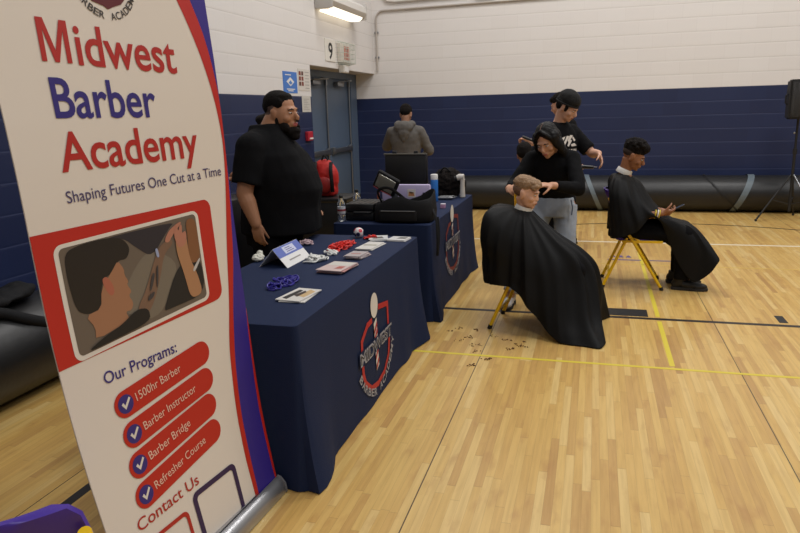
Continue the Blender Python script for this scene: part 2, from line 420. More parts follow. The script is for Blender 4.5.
t = thing('paper_notice', 'plain pale paper notice taped on the blue wall left of the doors', 'notice', (WX, 8.44, 1.62))
plate(t, 'paper_sheet', 8.30, 8.58, 1.63, 1.835, mat('old_paper', (198, 194, 186), .6))
bm = B()
for i in range(7): poly_map(bm, [(8.35, 1.66+i*.022), (8.53-.04*(i % 3), 1.66+i*.022), (8.53-.04*(i % 3), 1.664+i*.022), (8.35, 1.664+i*.022)], on(WX+.006))
link('paper_print', bm, mat('notice_grey', (150, 145, 140), .6), t, smooth=False)
t = thing('fire_alarm_pull', 'small red fire alarm pull station on the blue wall by the doors', 'fire alarm', (WX, 8.42, 1.24))
plate(t, 'alarm_box', 8.34, 8.50, 1.26, 1.38, mat('alarm_red', (176, 38, 54), .4), .05, bev=.01)
plate(t, 'alarm_handle', 8.37, 8.47, 1.28, 1.30, M_white, .012, x=WX+.05)
t = thing('number_sign', 'white sign with a black 9 above the doors', 'sign', (WX, 9.4, 2.32))
plate(t, 'sign_plate', 9.18, 9.58, 2.325, 2.62, mat('sign_white', (222, 218, 210), .45), .01)
bm = B(); text_map(bm, '9', (9.30, 2.36), (9.46, 2.36), .215, on(WX+.0115), bold=.02); link('sign_number', bm, M_dark, t, smooth=False)
t = thing('wire_guard', 'white wire guard over a device with a red orange face above the doors', 'guard', (WX, 9.8, 2.27))
bm = B()
for k in range(9): 
    y = 9.62+k*.062; tube(bm, [(WX, y, 2.62), (WX+.12, y, 2.60), (WX+.12, y, 2.32), (WX, y, 2.30)], .004, 6)
for k in range(5):
    z = 2.33+k*.065; tube(bm, [(WX, 9.60, z), (WX+.12, 9.62, z), (WX+.12, 10.12, z), (WX, 10.14, z)], .004, 6)
link('wire_cage', bm, mat('white_wire', (190, 196, 186), .4), t)
plate(t, 'device_body', 9.66, 10.08, 2.33, 2.60, mat('device_white', (214, 208, 198), .4), .06, bev=.01)
plate(t, 'device_face', 9.80, 10.0, 2.37, 2.56, mat('device_orange', (196, 96, 72), .5), .004, x=WX+.06)
bm = B(); 
for z in (2.42, 2.47, 2.51): poly_map(bm, [(9.85, z), (9.95, z), (9.94, z+.025), (9.86, z+.025)], on(WX+.066))
link('device_symbol', bm, mat('device_red', (150, 50, 40), .5), t, smooth=False)
t = thing('junction_box', 'small cream box under the wire guard above the doors', 'electrical box', (WX, 9.8, 2.2))
plate(t, 'box_body', 9.70, 9.92, 2.18, 2.29, M_cream, .08, bev=.008); plate(t, 'box_lid', 9.73, 9.89, 2.20, 2.27, M_white, .006, x=WX+.08)
# wall light
t = thing('wall_light', 'lit white wall-mounted light fixture high above the doors', 'light', (WX, 9.6, 2.95))
bm = B()
prof = [(0, 3.22), (.17, 3.20), (.25, 3.14), (.26, 3.06), (.22, 3.0), (.16, 2.97), (0, 2.97)]
rs = [[V((WX+x, y, z)) for x, z in prof] for y in (8.92, 10.32)]
loft(bm, rs); link('light_housing', bm, mat('fixture_white', (214, 210, 204), .35), t)
bm = B()
prof = [(.03, 2.968), (.16, 2.968), (.218, 2.998), (.205, 2.975), (.165, 2.945), (.03, 2.945)]
loft(bm, [[V((WX+x, y, z)) for x, z in prof] for y in (9.0, 10.24)])
link('light_lens', bm, mat('lit_lens', (255, 250, 235), .4, emit=(255, 246, 226), es=1.5), t)
for y in (8.905, 10.335):
    bm = B(); box(bm, (WX+.13, y, 3.09), (.25, .03, .24), bev=.006); link('end_cap', bm, mat('fixture_cap', (190, 186, 182), .4), t)
# conduit
t = thing('wall_conduit', 'painted metal conduit running across the top of the back wall', 'conduit', (-3.6, 11.37, 2.2))
bm = B(); pts = spline([(-3.58, 11.375, 2.28), (-3.58, 11.375, 3.10)], 2)[:-1] + [(-3.58+.12*(1-math.cos(a)), 11.375, 3.10+.14*math.sin(a)) for a in [PI/2*k/8 for k in range(9)]] + [(0, 11.375, 3.27), (8, 11.375, 3.28)]
tube(bm, pts, .016, 8); link('conduit_pipe', bm, mat('conduit_paint', (176, 168, 160), .45), t)
bm = B(); tube(bm, [(-3.45, 11.37, 3.62), (-3.45, 11.37, 3.46), (-3.38, 11.37, 3.38), (-3.25, 11.37, 3.36), (-1.9, 11.37, 3.38)], .016, 8); box(bm, (-1.75, 11.36, 3.39), (.3, .06, .10), bev=.01); link('conduit_branch', bm, mat('conduit_paint', (176, 168, 160), .45), t)
for x, z in ((-3.58, 2.5), (-3.58, 2.9), (-2.2, 3.25), (-.6, 3.262), (1, 3.268)): bm = B(); box(bm, (x, 11.385, z), (.07, .03, .03), bev=.004); link('pipe_clamp', bm, M_steel, t)

# ------------------------------------------------------------------ the roll-up banner
RZ = [(0.05, -1.28), (0.4, -1.33), (0.74, -1.35), (1.12, -1.37), (1.41, -1.38), (1.7, -1.385), (2.07, -1.412)]
LZ = [(0.05, -1.37), (.35, -1.43), (.63, -1.48), (.95, -1.515), (1.24, -1.53), (1.48, -1.535), (1.63, -1.55), (2.07, -1.582)]
BW = .87
def ip(T, z):
    if z <= T[0][0]: return T[0][1]
    for (a, x), (b, y) in zip(T, T[1:]):
        if z <= b: return x + (y-x)*(z-a)/(b-a)
    return T[-1][1]
def ips(T, z): return (ip(T, z-.12) + ip(T, z) + ip(T, z+.12))/3 if .17 < z < 1.95 else ip(T, z)
def bP(s, z, off=0):
    r = V((ips(RZ, z), 2.41-.02*z, z)); l = V((ips(LZ, z), 1.555-.022*z, z)); p = l + (r-l)*(s/BW)
    return p + V((.985, -.17, .06)).normalized()*off
bl = lambda off: (lambda s, z: bP(s, z, off))
BAN = thing('roll_up_banner', 'tall white, red and blue roll-up banner reading Midwest Barber Academy', 'banner', (-1.33, 2.0, 0))
def bandshape(bm, f0, f1, z0, z1, fn, mi, n=60, ns=4):
    g = [[bm.verts.new(fn(f0(z)+(f1(z)-f0(z))*j/ns, z)) for j in range(ns+1)] for z in [z0+(z1-z0)*i/n for i in range(n+1)]]
    for a, b in zip(g, g[1:]):
        for j in range(ns): bm.faces.new((a[j], a[j+1], b[j+1], b[j])).material_index = mi
M_bw = mat('banner_vinyl_white', (224, 214, 202), .45); M_br = mat('banner_red', (186, 34, 22), .45); M_bb = mat('banner_blue', (50, 34, 132), .45)
M_bt = mat('banner_red_letters', (176, 36, 26), .45); M_bn = mat('banner_navy_letters', (50, 38, 118), .45); M_bk = mat('banner_purple_line', (48, 28, 72), .45)
bm = B()
bandshape(bm, lambda z: 0, lambda z: BW, .05, 2.06, bl(0), 0, n=70, ns=12)
bandshape(bm, lambda z: BW, lambda z: 0, .05, 2.06, bl(-.004), 0, n=70, ns=12)
link('banner_sheet', bm, M_bw, BAN)
redL = [(.04, .709), (.236, .704), (.449, .712), (.711, .735), (.901, .778), (1.095, .806), (1.25, .832), (1.381, .852), (1.516, .861), (1.651, .846), (1.768, .820), (1.886, .782), (2.013, .729), (2.06, .70)]
rbL = [(.031, .73), (.179, .732), (.416, .737), (.643, .756), (.84, .789), (.974, .818), (1.068, .839), (1.306, .864), (1.45, .87), (1.66, .87), (1.696, .868), (1.787, .857), (1.908, .835), (2.021, .792), (2.06, .775)]
rrL = [(.03, .862), (.134, .855), (.4, .853), (.732, .862), (.85, .87), (1.3, .87), (2.1, .87)]
def sm(T, d=.05): return lambda z: (ip(T, z-d)+2*ip(T, z)+ip(T, z+d))/4
bm = B(); bandshape(bm, sm(redL), lambda z: max(sm(rbL)(z), sm(redL)(z)+.001), .05, 2.06, bl(.0012), 0, n=120)
bandshape(bm, sm(rrL), lambda z: .87, .05, .84, bl(.0016), 0, n=60)
link('red_swoosh', bm, M_br, BAN)
bm = B(); bandshape(bm, sm(rbL), lambda z: sm(rrL)(z), .05, 1.42, bl(.0013), 0, n=90); bandshape(bm, sm(rbL), lambda z: .87, 1.58, 2.06, bl(.0013), 0, n=40)
link('blue_swoosh', bm, M_bb, BAN)
def words(name, tx, a, b, h, m, bold, parent=BAN, off=.002):
    bm = B(); text_map(bm, tx, a, b, h, bl(off), bold=bold); return link(name, bm, m, parent)
M_bg = mat('banner_grey_letters', (72, 62, 104), .45)
words('title_initial', 'M*', (.153, 1.778), (.252, 1.775), .122, M_bt, 0); words('title_lettering', 'idwest', (.272, 1.774), (.672, 1.762), .120, M_bt, .014); words('title_lettering', 'Barber', (.158, 1.619), (.548, 1.614), .115, M_bn, .014)
words('title_lettering', 'Academy', (.143, 1.462), (.722, 1.468), .115, M_bt, .014)
words('slogan_lettering', 'Shaping Futures One Cut at a Time', (.14, 1.368), (.829, 1.387), .036, M_bg, 0); words('heading_lettering', 'Our Programs:', (.143, .786), (.463, .788), .040, M_bn, .006)
shz = lambda s, z: z + (s-.36)*(.074-(z-.92)/.34*.036)
bm = B(); pl = [(0, .882)] + [(.69, .915)] + [(.705+.04*math.cos(a)-.0, .957+.04*math.sin(a)) for a in [-PI/2+PI/2*k/6 for k in range(7)]] + [(.712+.033*math.cos(a), 1.272+.034*math.sin(a)) for a in [PI/2*k/6 for k in range(7)]] + [(0, 1.291)]
poly_map(bm, pl, bl(.0012)); link('red_panel', bm, M_br, BAN)
bm = B(); poly_map(bm, [(.062+s, shz(.062+s, z)) for s, z in rrect(0, .908, .611, 1.262, .03)], bl(.002)); link('photo_border', bm, mat('print_white', (222, 214, 202), .45), BAN)
PHC = {'base': (104, 92, 80), 'hair': (28, 22, 20), 'skin': (158, 112, 82), 'ear': (170, 98, 76), 'shirt': (18, 18, 22), 'arm': (120, 92, 74), 'hand': (176, 118, 96), 'arm2': (170, 124, 88), 'cloth': (26, 25, 28), 'brown': (128, 84, 52), 'floor': (118, 108, 94), 'dark': (40, 36, 44), 'ink': (62, 58, 60), 'bottle': (150, 160, 190), 'white': (190, 186, 182)}
PHS = [('floor', [(0.247, 1.011), (0.355, 1.137), (0.433, 1.176), (0.552, 1.094), (0.435, 0.947), (0.352, 0.936)]),
 ('dark', [(0.225, 1.242), (0.555, 1.249), (0.518, 1.228), (0.426, 1.144), (0.366, 1.189), (0.321, 1.23)]),
 ('hair', [(0.095, 1.225), (0.155, 1.24), (0.25, 1.243), (0.315, 1.231), (0.34, 1.194), (0.319, 1.16), (0.281, 1.163), (0.254, 1.127), (0.228, 1.122), (0.204, 1.097), (0.188, 1.027), (0.138, 1.02), (0.10, 1.042), (0.09, 1.145)]),
 ('skin', [(0.281, 1.163), (0.3, 1.132), (0.298, 1.111), (0.31, 1.087), (0.301, 1.078), (0.316, 1.052), (0.3, 1.04), (0.314, 1.014), (0.302, 0.99), (0.275, 0.992), (0.288, 0.96), (0.145, 0.934), (0.152, 0.975), (0.126, 1.019), (0.188, 1.027), (0.201, 1.087), (0.241, 1.124), (0.256, 1.137)]),
 ('ear', [(0.208, 1.116), (0.228, 1.124), (0.247, 1.094), (0.249, 1.064), (0.234, 1.055), (0.218, 1.077)]),
 ('cloth', [(0.435, 0.950), (0.537, 1.097), (0.653, 1.104), (0.653, 0.958), (0.457, 0.948)]),
 ('brown', [(0.603, 1.248), (0.652, 1.248), (0.655, 1.166), (0.65, 1.085), (0.591, 1.086), (0.602, 1.179)]),
 ('arm', [(0.321, 0.984), (0.376, 1.043), (0.443, 1.152), (0.471, 1.18), (0.519, 1.194), (0.53, 1.175), (0.478, 1.144), (0.447, 1.071), (0.4, 0.991), (0.346, 0.943)]),
 ('hand', [(0.487, 1.188), (0.517, 1.223), (0.571, 1.245), (0.584, 1.24), (0.537, 1.208), (0.508, 1.179)]),
 ('arm2', [(0.543, 1.201), (0.575, 1.201), (0.596, 1.186), (0.596, 1.108), (0.623, 1.042), (0.637, 0.964), (0.571, 0.957), (0.559, 1.051), (0.538, 1.138)]),
 ('hand', [(.535, 1.20), (.55, 1.232), (.557, 1.232), (.56, 1.21), (.572, 1.235), (.582, 1.232), (.576, 1.20), (.592, 1.21), (.598, 1.20), (.590, 1.16), (.55, 1.15)]),
 ('shirt', [(0.10, 0.908), (0.179, 0.938), (0.245, 0.952), (0.32, 0.988), (0.37, 0.978), (0.37, 0.932), (.2, .915)]),
 ('bottle', [(.44, 1.17), (.452, 1.172), (.456, 1.14), (.444, 1.138)]), ('white', [(.60, 1.06), (.645, 1.10), (.648, 1.09), (.61, 1.05)]),
 ('ink', [(.385, 1.03), (.40, 1.04), (.425, 1.09), (.41, 1.09)]), ('ink', [(.42, 1.03), (.43, 1.05), (.445, 1.12), (.43, 1.10)]), ('ink', [(.37, 1.0), (.40, 1.01), (.41, 1.03), (.38, 1.02)])]
bm = B(); keys = list(PHC)
poly_map(bm, [(.078+s, shz(.078+s, z)) for s, z in rrect(0, .922, .580, 1.250, .018)], bl(.0026), keys.index('base'))
def chaikin(p, n=2):
    for _ in range(n): p = [q for a, b in zip(p, p[1:]+p[:1]) for q in ((a[0]*.78+b[0]*.22, a[1]*.78+b[1]*.22), (a[0]*.22+b[0]*.78, a[1]*.22+b[1]*.78))]
    return p
for i, (k, pl) in enumerate(PHS):
    pl = chaikin(pl, 1 if k == 'skin' else 2)
    poly_map(bm, pl, bl(.0030+.0003*i), keys.index(k))
link('printed_photo', bm, [mat('photo_'+k, c, .45) for k, c in PHC.items()], BAN, smooth=False)
PIL = [((.200, .696), (.575, .742)), ((.204, .588), (.570, .637)), ((.194, .482), (.561, .536)), ((.184, .377), (.556, .433))]
for (a, b), tx, te in zip(PIL, ('1500hr Barber', 'Barber Instructor', 'Barber Bridge', 'Refresher Course'), (.463, .517, .454, .509)):
    A, Bq = V(a), V(b); d = (Bq-A).normalized(); an = math.atan2(d.y, d.x); r = .046; c = A
    pl = [(A.x+r*math.cos(an+PI/2+PI*k/12), A.y+r*math.sin(an+PI/2+PI*k/12)) for k in range(13)] + [(Bq.x+r*math.cos(an-PI/2+PI*k/12), Bq.y+r*math.sin(an-PI/2+PI*k/12)) for k in range(13)]
    bm = B(); poly_map(bm, pl, bl(.002)); pill = link('program_pill', bm, M_br, BAN)
    bm = B(); poly_map(bm, [(A.x+.032*math.cos(q), A.y+.032*math.sin(q)) for q in [2*PI*k/20 for k in range(20)]], bl(.0026)); link('check_disc', bm, M_bn, pill)
    bm = B(); poly_map(bm, [(c.x-.018, c.y+.002), (c.x-.010, c.y+.008), (c.x-.004, c.y-.004), (c.x+.016, c.y+.020), (c.x+.022, c.y+.014), (c.x-.004, c.y-.018)], bl(.0034)); link('check_mark', bm, mat('print_white', (222, 214, 202), .45), pill)
    s0 = A + d*.045 + V((-d.y, d.x))*(-.014); s1 = A + d*(te-A.x) + V((-d.y, d.x))*(-.014)
    words('pill_lettering', tx, s0, s1, .030, mat('print_cream', (226, 190, 170), .45), 0, pill, .0030)
words('contact_lettering', 'Contact Us', (.116, .277), (.425, .286), .042, M_bt, .004)
bm = B(); o_, i_ = rrect(.06, .035, .337, .232, .025), rrect(.075, .052, .322, .217, .015); n = len(o_)
vo = [bm.verts.new(bP(s, z, .002)) for s, z in o_]; vi = [bm.verts.new(bP(s, z, .002)) for s, z in i_]
for k in range(n): bm.faces.new((vo[k], vo[(k+1) % n], vi[(k+1) % n], vi[k]))
link('contact_frame', bm, M_bt, BAN)
bm = B(); o_ = rrect(.372, .052, .632, .268, .03); i_ = rrect(.394, .072, .610, .247, .015); n = len(o_)
vo = [bm.verts.new(bP(s, z, .002)) for s, z in o_]; vi = [bm.verts.new(bP(s, z, .002)) for s, z in i_]
for k in range(n): bm.faces.new((vo[k], vo[(k+1) % n], vi[(k+1) % n], vi[k]))
link('contact_frame', bm, M_bk, BAN)
# crest at the head of the sheet (only its foot shows)
bm = B(); poly_map(bm, [(.34, 2.045), (.34, 1.99), (.365, 1.966), (.405, 1.956), (.42, 1.947), (.44, 1.956), (.475, 1.968), (.50, 1.992), (.50, 2.045)], bl(.002))
link('crest_shield', bm, mat('crest_maroon', (96, 22, 28), .45), BAN)
for tx_, a_, b_ in (('BARBER', PI+.30, PI+1.42), ('ACADEMY', PI+1.62, 2*PI-.22)): bm = B(); arc_text(bm, tx_, (.42, 2.035), .122, .120, a_, b_, .022, bl(.002), bold=.01); link('crest_lettering', bm, mat('crest_ink', (56, 48, 44), .5), BAN)
# base cassette
M_alu = mat('brushed_aluminium', (176, 176, 178), .32, metal=.85)
bm = B(); b0 = V((-1.335, 1.55, 0)); b1 = V((-1.285, 2.41, 0)); dd = (b1-b0).normalized(); nn = V((dd.y, -dd.x, 0))
prof = [(-.07, .004), (-.07, .03), (-.05, .062), (-.02, .075), (-.004, .075), (-.004, .060), (.004, .060), (.004, .075), (.02, .07), (.04, .045), (.045, .02), (.045, .004)]
loft(bm, [[b + nn*x + V((0, 0, z)) for x, z in prof] for b in (b0, b1)]); link('banner_base', bm, M_alu, BAN)
for b, s in ((b0, -1), (b1, 1)):
    bm = B(); loft(bm, [[b + dd*(s*e) + nn*x*1.04 + V((0, 0, z*1.03)) for x, z in prof] for e in (0, .010)]); bmesh.ops.recalc_face_normals(bm, faces=bm.faces)
    link('end_cap', bm, mat('grey_end_cap', (112, 112, 116), .4), BAN)
bm = B(); cone(bm, (-1.40, 1.99, .05), (-1.515, 1.95, 2.06), .009, n=10); link('support_pole', bm, M_alu, BAN)
bm = B(); cone(bm, bP(0, 2.06, -.002), bP(BW, 2.06, -.002), .012, n=12); link('top_rail', bm, M_alu, BAN)

# ------------------------------------------------------------------ tables under fitted cloths
M_cloth = mat('navy_table_cloth', (20, 34, 66), .8, spec=.25, bump=.25, bscale=260)
def cloth(name, x0, x1, y0, y1, h, label, quiet=(), seed=0):
    cx, cy = (x0+x1)/2, (y0+y1)/2; t = thing(name, label, 'tablecloth', (cx, cy, 0), group='navy table covers')
    r = .03; per = []
    corners = ((x1-r, y1-r, 0), (x0+r, y1-r, PI/2), (x0+r, y0+r, PI), (x1-r, y0+r, 1.5*PI))
    for ci, (a, b, a0) in enumerate(corners):
        for k in range(7):
            an = a0+PI/2*k/6; per.append((V((a+r*math.cos(an), b+r*math.sin(an), 0)), V((math.cos(an), math.sin(an), 0)), 1.0))
        nx = corners[(ci+1) % 4]; an = a0+PI/2; st = V((a+r*math.cos(an), b+r*math.sin(an), 0)); en = V((nx[0]+r*math.cos(an), nx[1]+r*math.sin(an), 0))
        m = 30
        for k in range(1, m): per.append((st.lerp(en, k/m), V((math.cos(an), math.sin(an), 0)), max(0, 1-min(k, m-k)/4)))
    def disp(p, nrm, corner, f):     # f = 0 at the top edge, 1 on the floor
        s = p.x*1.0 + p.y
        side = abs(nrm.x) > .9
        amp = .022 if side else .035
        if nrm.y < -.5: amp = .006; corner *= .35
        w_ = math.sin(s*9+seed) * .5 + math.sin(s*17+seed*2.1) * .3 + noise.noise(V((s*2.2, seed, f*1.3)))*.9
        if side and any(a < p.y < b for a, b in quiet): w_ *= .25
        return f**1.3*(.012 + amp*(w_+.4)*.8 + corner*.055*(f)) + .004*noise.noise(V((p.x*6, p.y*6, f*5+seed)))*f
    rows = 16; rs = []
    rs.append([V((p.x-n.x*.012, p.y-n.y*.012, h)) for p, n, c in per]); 
    rs.append([V((p.x-n.x*.003, p.y-n.y*.003, h-.003)) for p, n, c in per])
    for i in range(1, rows+1):
        f = i/rows; rs.append([p + n*disp(p, n, c, f) + V((0, 0, (h-.012)*(1-f)+.003 + (.012*max(0, noise.noise(V((p.x*5, p.y*5, seed)))) if i == rows else 0))) for p, n, c in per])
    bm = B(); loft(bm, rs, False)
    # top as a grid-free ngon fan
    top = [v for v in bm.verts if abs(v.co.z-h) < 1e-6]
    bm.faces.new(sorted(top, key=lambda v: math.atan2(v.co.y-cy, v.co.x-cx)))
    bmesh.ops.recalc_face_normals(bm, faces=bm.faces)
    link('cloth', bm, M_cloth, t)
    side = lambda off: (lambda s, z: V((x1 + disp(V((x1, s, 0)), V((1, 0, 0)), 0, max(0, min(1, 1-z/h))) + off, s, z)))
    return t, side
def logo(t, side, cy, cz, k, mr, mw):
    F = lambda s, z: side(.004)(cy+s*k, cz+z*k)
    F2 = lambda s, z: side(.006)(cy+s*k, cz+z*k); F3 = lambda s, z: side(.008)(cy+s*k, cz+z*k)
    bm = B()   # shield outline
    outl = [(-.06, .155), (-.13, .15), (-.235, .09), (-.245, -.09), (-.22, -.15), (-.13, -.215), (0, -.235), (.13, -.215), (.225, -.14), (.25, -.06), (.25, .17), (.09, .195)]
    pts = outl
    for a, b in zip(pts, pts[1:]):
        d = V((b[0]-a[0], b[1]-a[1])); L = d.length; d.normalize(); p = V((-d.y, d.x))*.016; a2 = V(a)-d*.012; b2 = V(b)+d*.012
        poly_map(bm, [tuple(a2-p), tuple(b2-p), tuple(b2+p), tuple(a2+p)], F, maxlen=.05)
    for q in (-.055, 0, .055):   # stripes of the pole
        poly_map(bm, [(-.028, q-.03), (.028, q+.01), (.028, q+.035), (-.028, q-.005)], F3)
    poly_map(bm, [(-.028, .09), (.028, .13), (.028, .105), (-.028, .065)], F3); poly_map(bm, [(-.028, -.12), (.028, -.08), (.028, -.105), (-.028, -.145)], F3)
    link('crest_outline', bm, mr, t)
    bm = B(); poly_map(bm, [(.0+.066*math.cos(a), .228+.072*math.sin(a)) for a in [2*PI*i/24 for i in range(24)]], F2)
    poly_map(bm, [(-.028, -.15), (.028, -.13), (.028, .15), (-.028, .13)], F2)
    link('crest_pole', bm, mw, t)
    bm = B(); poly_map(bm, [(-.30, -.038), (.30, -.038), (.30, .045), (-.30, .045)], side and (lambda s, z: side(.009)(cy+s*k, cz+z*k)))
    link('name_backing', bm, M_cloth, t)
    bm = B(); text_map(bm, 'MIDWEST', (-.29, -.030), (.29, -.030), .066, lambda s, z: side(.011)(cy+s*k, cz+z*k), bold=.045)
    link('name_lettering', bm, mat('grey_print', (150, 150, 156), .6), t)
    for tx_, a_, b_ in (('BARBER', PI+.42, PI+1.42), ('ACADEMY', PI+1.60, 2*PI-.30)): bm = B(); arc_text(bm, tx_, (0, .04), .35, .325, a_, b_, .042, F3, bold=.02); link('crest_lettering', bm, mat('grey_print', (150, 150, 156), .6), t)
    bm = B(); text_map(bm, 'MIDWEST', (-.282, -.025), (.282, -.025), .055, lambda s, z: side(.0125)(cy+s*k, cz+z*k), bold=-.015)
    link('lettering_fill', bm, mat('black_print', (24, 26, 36), .6), t)
M_cr = mat('crest_red', (176, 34, 36), .6); M_cw = mat('crest_white', (214, 208, 198), .6)
T1, side1 = cloth('table_cover', -1.95, -1.165, 2.455, 4.52, .75, 'navy cloth table cover with a red crest, nearest table holding wristbands and cards', quiet=((3.0, 4.0),), seed=1.3)
logo(T1, side1, 3.46, .325, 1.0, M_cr, M_cw)
T2, side2 = cloth('table_cover', -1.97, -1.175, 4.93, 6.83, .76, 'navy cloth table cover with a red crest, farther table under the black bags', quiet=((5.2, 6.2),), seed=4.1)
logo(T2, side2, 5.73, .49, 1.05, mat('crest_dark_red', (120, 32, 36), .6), M_cw)

# ------------------------------------------------------------------ people
def remeshed(name, bm, mats, parent, vox, smooth=3, disp=None, paint=None, label=None, local=False):
    """one continuous surface grown over the overlapping volumes in bm"""
    me = bpy.data.meshes.new(name); bm.to_mesh(me); bm.free()
    o = bpy.data.objects.new('tmp', me); COL.objects.link(o)
    r = o.modifiers.new('r', 'REMESH'); r.mode = 'VOXEL'; r.voxel_size = vox; r.adaptivity = 0
    if smooth: s = o.modifiers.new('s', 'SMOOTH'); s.factor = .5; s.iterations = smooth
    dg = bpy.context.evaluated_depsgraph_get(); dg.update()
    m2 = bpy.data.meshes.new_from_object(o.evaluated_get(dg)); bpy.data.objects.remove(o); bpy.data.meshes.remove(me)
    if disp:
        amp, fq = disp[0], disp[1]; st = disp[2] if len(disp) > 2 else (1, 1, 1)
        nr = [v.normal.copy() for v in m2.vertices]
        for v, n in zip(m2.vertices, nr):
            q = V((v.co.x*st[0], v.co.y*st[1], v.co.z*st[2]))*fq
            v.co += n*amp*(noise.noise(q) + .5*noise.noise(q*2.3+V((5, 1, 2))))
    m2.transform(world_of(parent).inverted())
    for m in (mats if isinstance(mats, (list, tuple)) else [mats]): m2.materials.append(m)
    m2.name = name; inv = world_of(parent)
    for p in m2.polygons: p.use_smooth = True; p.material_index = 0
    if paint:
        for p in m2.polygons:
            c = inv @ p.center
            for mi, fn in paint:
                if fn(c): p.material_index = mi
    o = bpy.data.objects.new(name, m2); COL.objects.link(o); o.parent = parent
    if label: o['label'] = label
    return o
def inell(M, c, r):
    Mi = M.inverted()
    def f(p):
        q = Mi @ p; return ((q.x-c[0])/r[0])**2 + ((q.y-c[1])/r[1])**2 + ((q.z-c[2])/r[2])**2 < 1
    return f
def head(bm, M, k=1.0, fat=1.0, ns=1.0):
    E = lambda c, r: ell(bm, V(c)*k, V(r)*k, M, 20, 14)
    E((0, -.014, .036), (.074, .094, .086)); E((0, .022, -.012), (.066*fat, .072, .090)); E((0, .036, -.068), (.050*fat, .050, .042))
    E((0, .072, -.094), (.022*fat, .018, .016)); E((0, .078, .024), (.048, .020, .014)); E((-.036, .060, -.028), (.026*fat, .026, .026)); E((.036, .060, -.028), (.026*fat, .026, .026))
    cone(bm, M @ (V((0, .086, .012))*k), M @ (V((0, .094+.022*ns, -.026))*k), .009*k, .012*k*(.5+.5*ns), 10); E((0, .090+.018*ns, -.031), (.016, .012, .010))
    E((0, .090, -.055), (.024, .014, .008)); E((0, .089, -.066), (.020, .014, .008)); E((0, .082, -.060), (.030, .016, .022))
    for s in (-1, 1): E((s*.074, -.004, -.004), (.010, .020, .032)); E((s*.078, -.010, .010), (.008, .015, .018)); E((s*.070, -.012, -.03), (.010, .014, .02))
def face_parts(t, M, k=1.0, brow=(24, 18, 16), lid=False, iris=(40, 26, 18)):
    for s in (-1, 1):
        bm = B(); ell(bm, V((s*.031, .083, .004))*k, V((.0135, .009, .0045 if lid else .007))*k, M, 12, 8)
        e = link('eye', bm, mat('eye_white', (196, 186, 178), .3), t)
        bm = B(); ell(bm, V((s*.031+.002, .0895, .003))*k, V((.006, .0035, .004 if lid else .006))*k, M, 10, 6); link('iris', bm, mat('iris_%d' % iris[0], iris, .2), e)
        bm = B(); tube(bm, [M @ (V(p)*k) for p in ((s*.014, .094, .020), (s*.03, .094, .026), (s*.048, .080, .019))], [.003*k, .0038*k, .002*k], 6); link('eyebrow', bm, mat('hair_%d' % brow[0], brow, .8), t)
def hand(bm, p, d, n, tside, k=1.0, curl=.5, splay=1.0, thumb=.5):
    """p wrist, d towards the fingers, n palm normal, tside towards the thumb"""
    p, d, n = V(p), V(d).normalized(), V(n).normalized(); n = (n-d*n.dot(d)).normalized(); ts = V(tside); t = (ts-d*ts.dot(d)-n*ts.dot(n)).normalized()
    R = Matrix((t, d, n)).transposed().to_4x4(); M = Matrix.Translation(p) @ R
    ell(bm, V((0, .045, 0))*k, V((.040, .050, .015))*k, M); ell(bm, V((.018, .03, .004))*k, V((.02, .03, .016))*k, M); ell(bm, V((0, .01, 0))*k, V((.028, .03, .019))*k, M)
    for i, (x, L) in enumerate(((.030, .070), (.010, .078), (-.010, .073), (-.029, .058))):
        q = V((x, .082 - .004*abs(i-1.2), 0)); a = curl*(.45 + .12*i); dirx = x*.9*splay; pts = [V((x*.8, .05, 0)), q]
        for j, f in enumerate((.45, .32, .26)):
            v = V((dirx, math.cos(a), math.sin(a))).normalized(); q = q + v*L*f; pts.append(q); a += curl*(.95 - .2*j)
        chain(bm, [M @ (q*k) for q in pts], [x*k for x in (.010, .0092, .0085, .0078, .0066)], 8)
    a = thumb; q = V((.028, .022, .004)); pts = [V((.01, .012, 0)), q]
    for f in (.036, .030, .026):
        v = V((math.cos(a)*.8 if thumb >= 0 else .12, .75, .35+.5*(1-math.cos(a)))).normalized(); q = q + v*f; pts.append(q); a += .55
    chain(bm, [M @ (q*k) for q in pts], [x*k for x in (.013, .0125, .0105, .0095, .0075)], 8)
def limb(bm, a, b, c, r0, r1, r2, bulge=0):
    cap(bm, a, b, r0, r1); cap(bm, b, c, r1, r2)
    if bulge: m = V(b).lerp(V(c), .3); ell(bm, m, r1*1.08)
def arm(bm, sh, el, wr, k=1.0, fat=1.0):
    cap(bm, sh, el, .050*k*fat, .040*k*fat); m = V(el).lerp(V(wr), .28); cap(bm, el, m, .038*k*fat, .041*k*fat); cap(bm, m, wr, .041*k*fat, .027*k*fat)
def sleeve(bm, pts, rs, n=20):
    for i in range(len(pts)-1):
        cone(bm, pts[i], pts[i+1], rs[i], rs[i+1], n)
        if i: ell(bm, pts[i], rs[i], seg=16, rings=10)
def torso(bm, M, rings, sq=2.3): loft(bm, [ering(M, z, rx, ry, cy, 28, sq) for z, rx, ry, cy in rings])
def shoe(bm, M, k=1.0, L=.29):
    ell(bm, V((0, -.07, .05))*k, V((.037, .05, .05))*k, M); ell(bm, V((0, .03, .045))*k, V((.042, .10, .042))*k, M); ell(bm, V((0, .10, .035))*k, V((.045, .075, .032))*k, M)
    cone(bm, M @ (V((0, -.06, .05))*k), M @ (V((0, -.055, .11))*k), .042*k, .046*k, 16)
def sole(bm, M, k=1.0):
    out = [(-.030, -.115), (.030, -.115), (.042, -.06), (.036, 0), (.046, .08), (.040, .14), (.015, .175), (-.015, .175), (-.040, .14), (-.048, .08), (-.036, 0), (-.042, -.06)]
    loft(bm, [[M @ (V((x*s, y*s, z))*k) for x, y in out] for z, s in ((0, 1), (.02, 1.02), (.026, .98))])
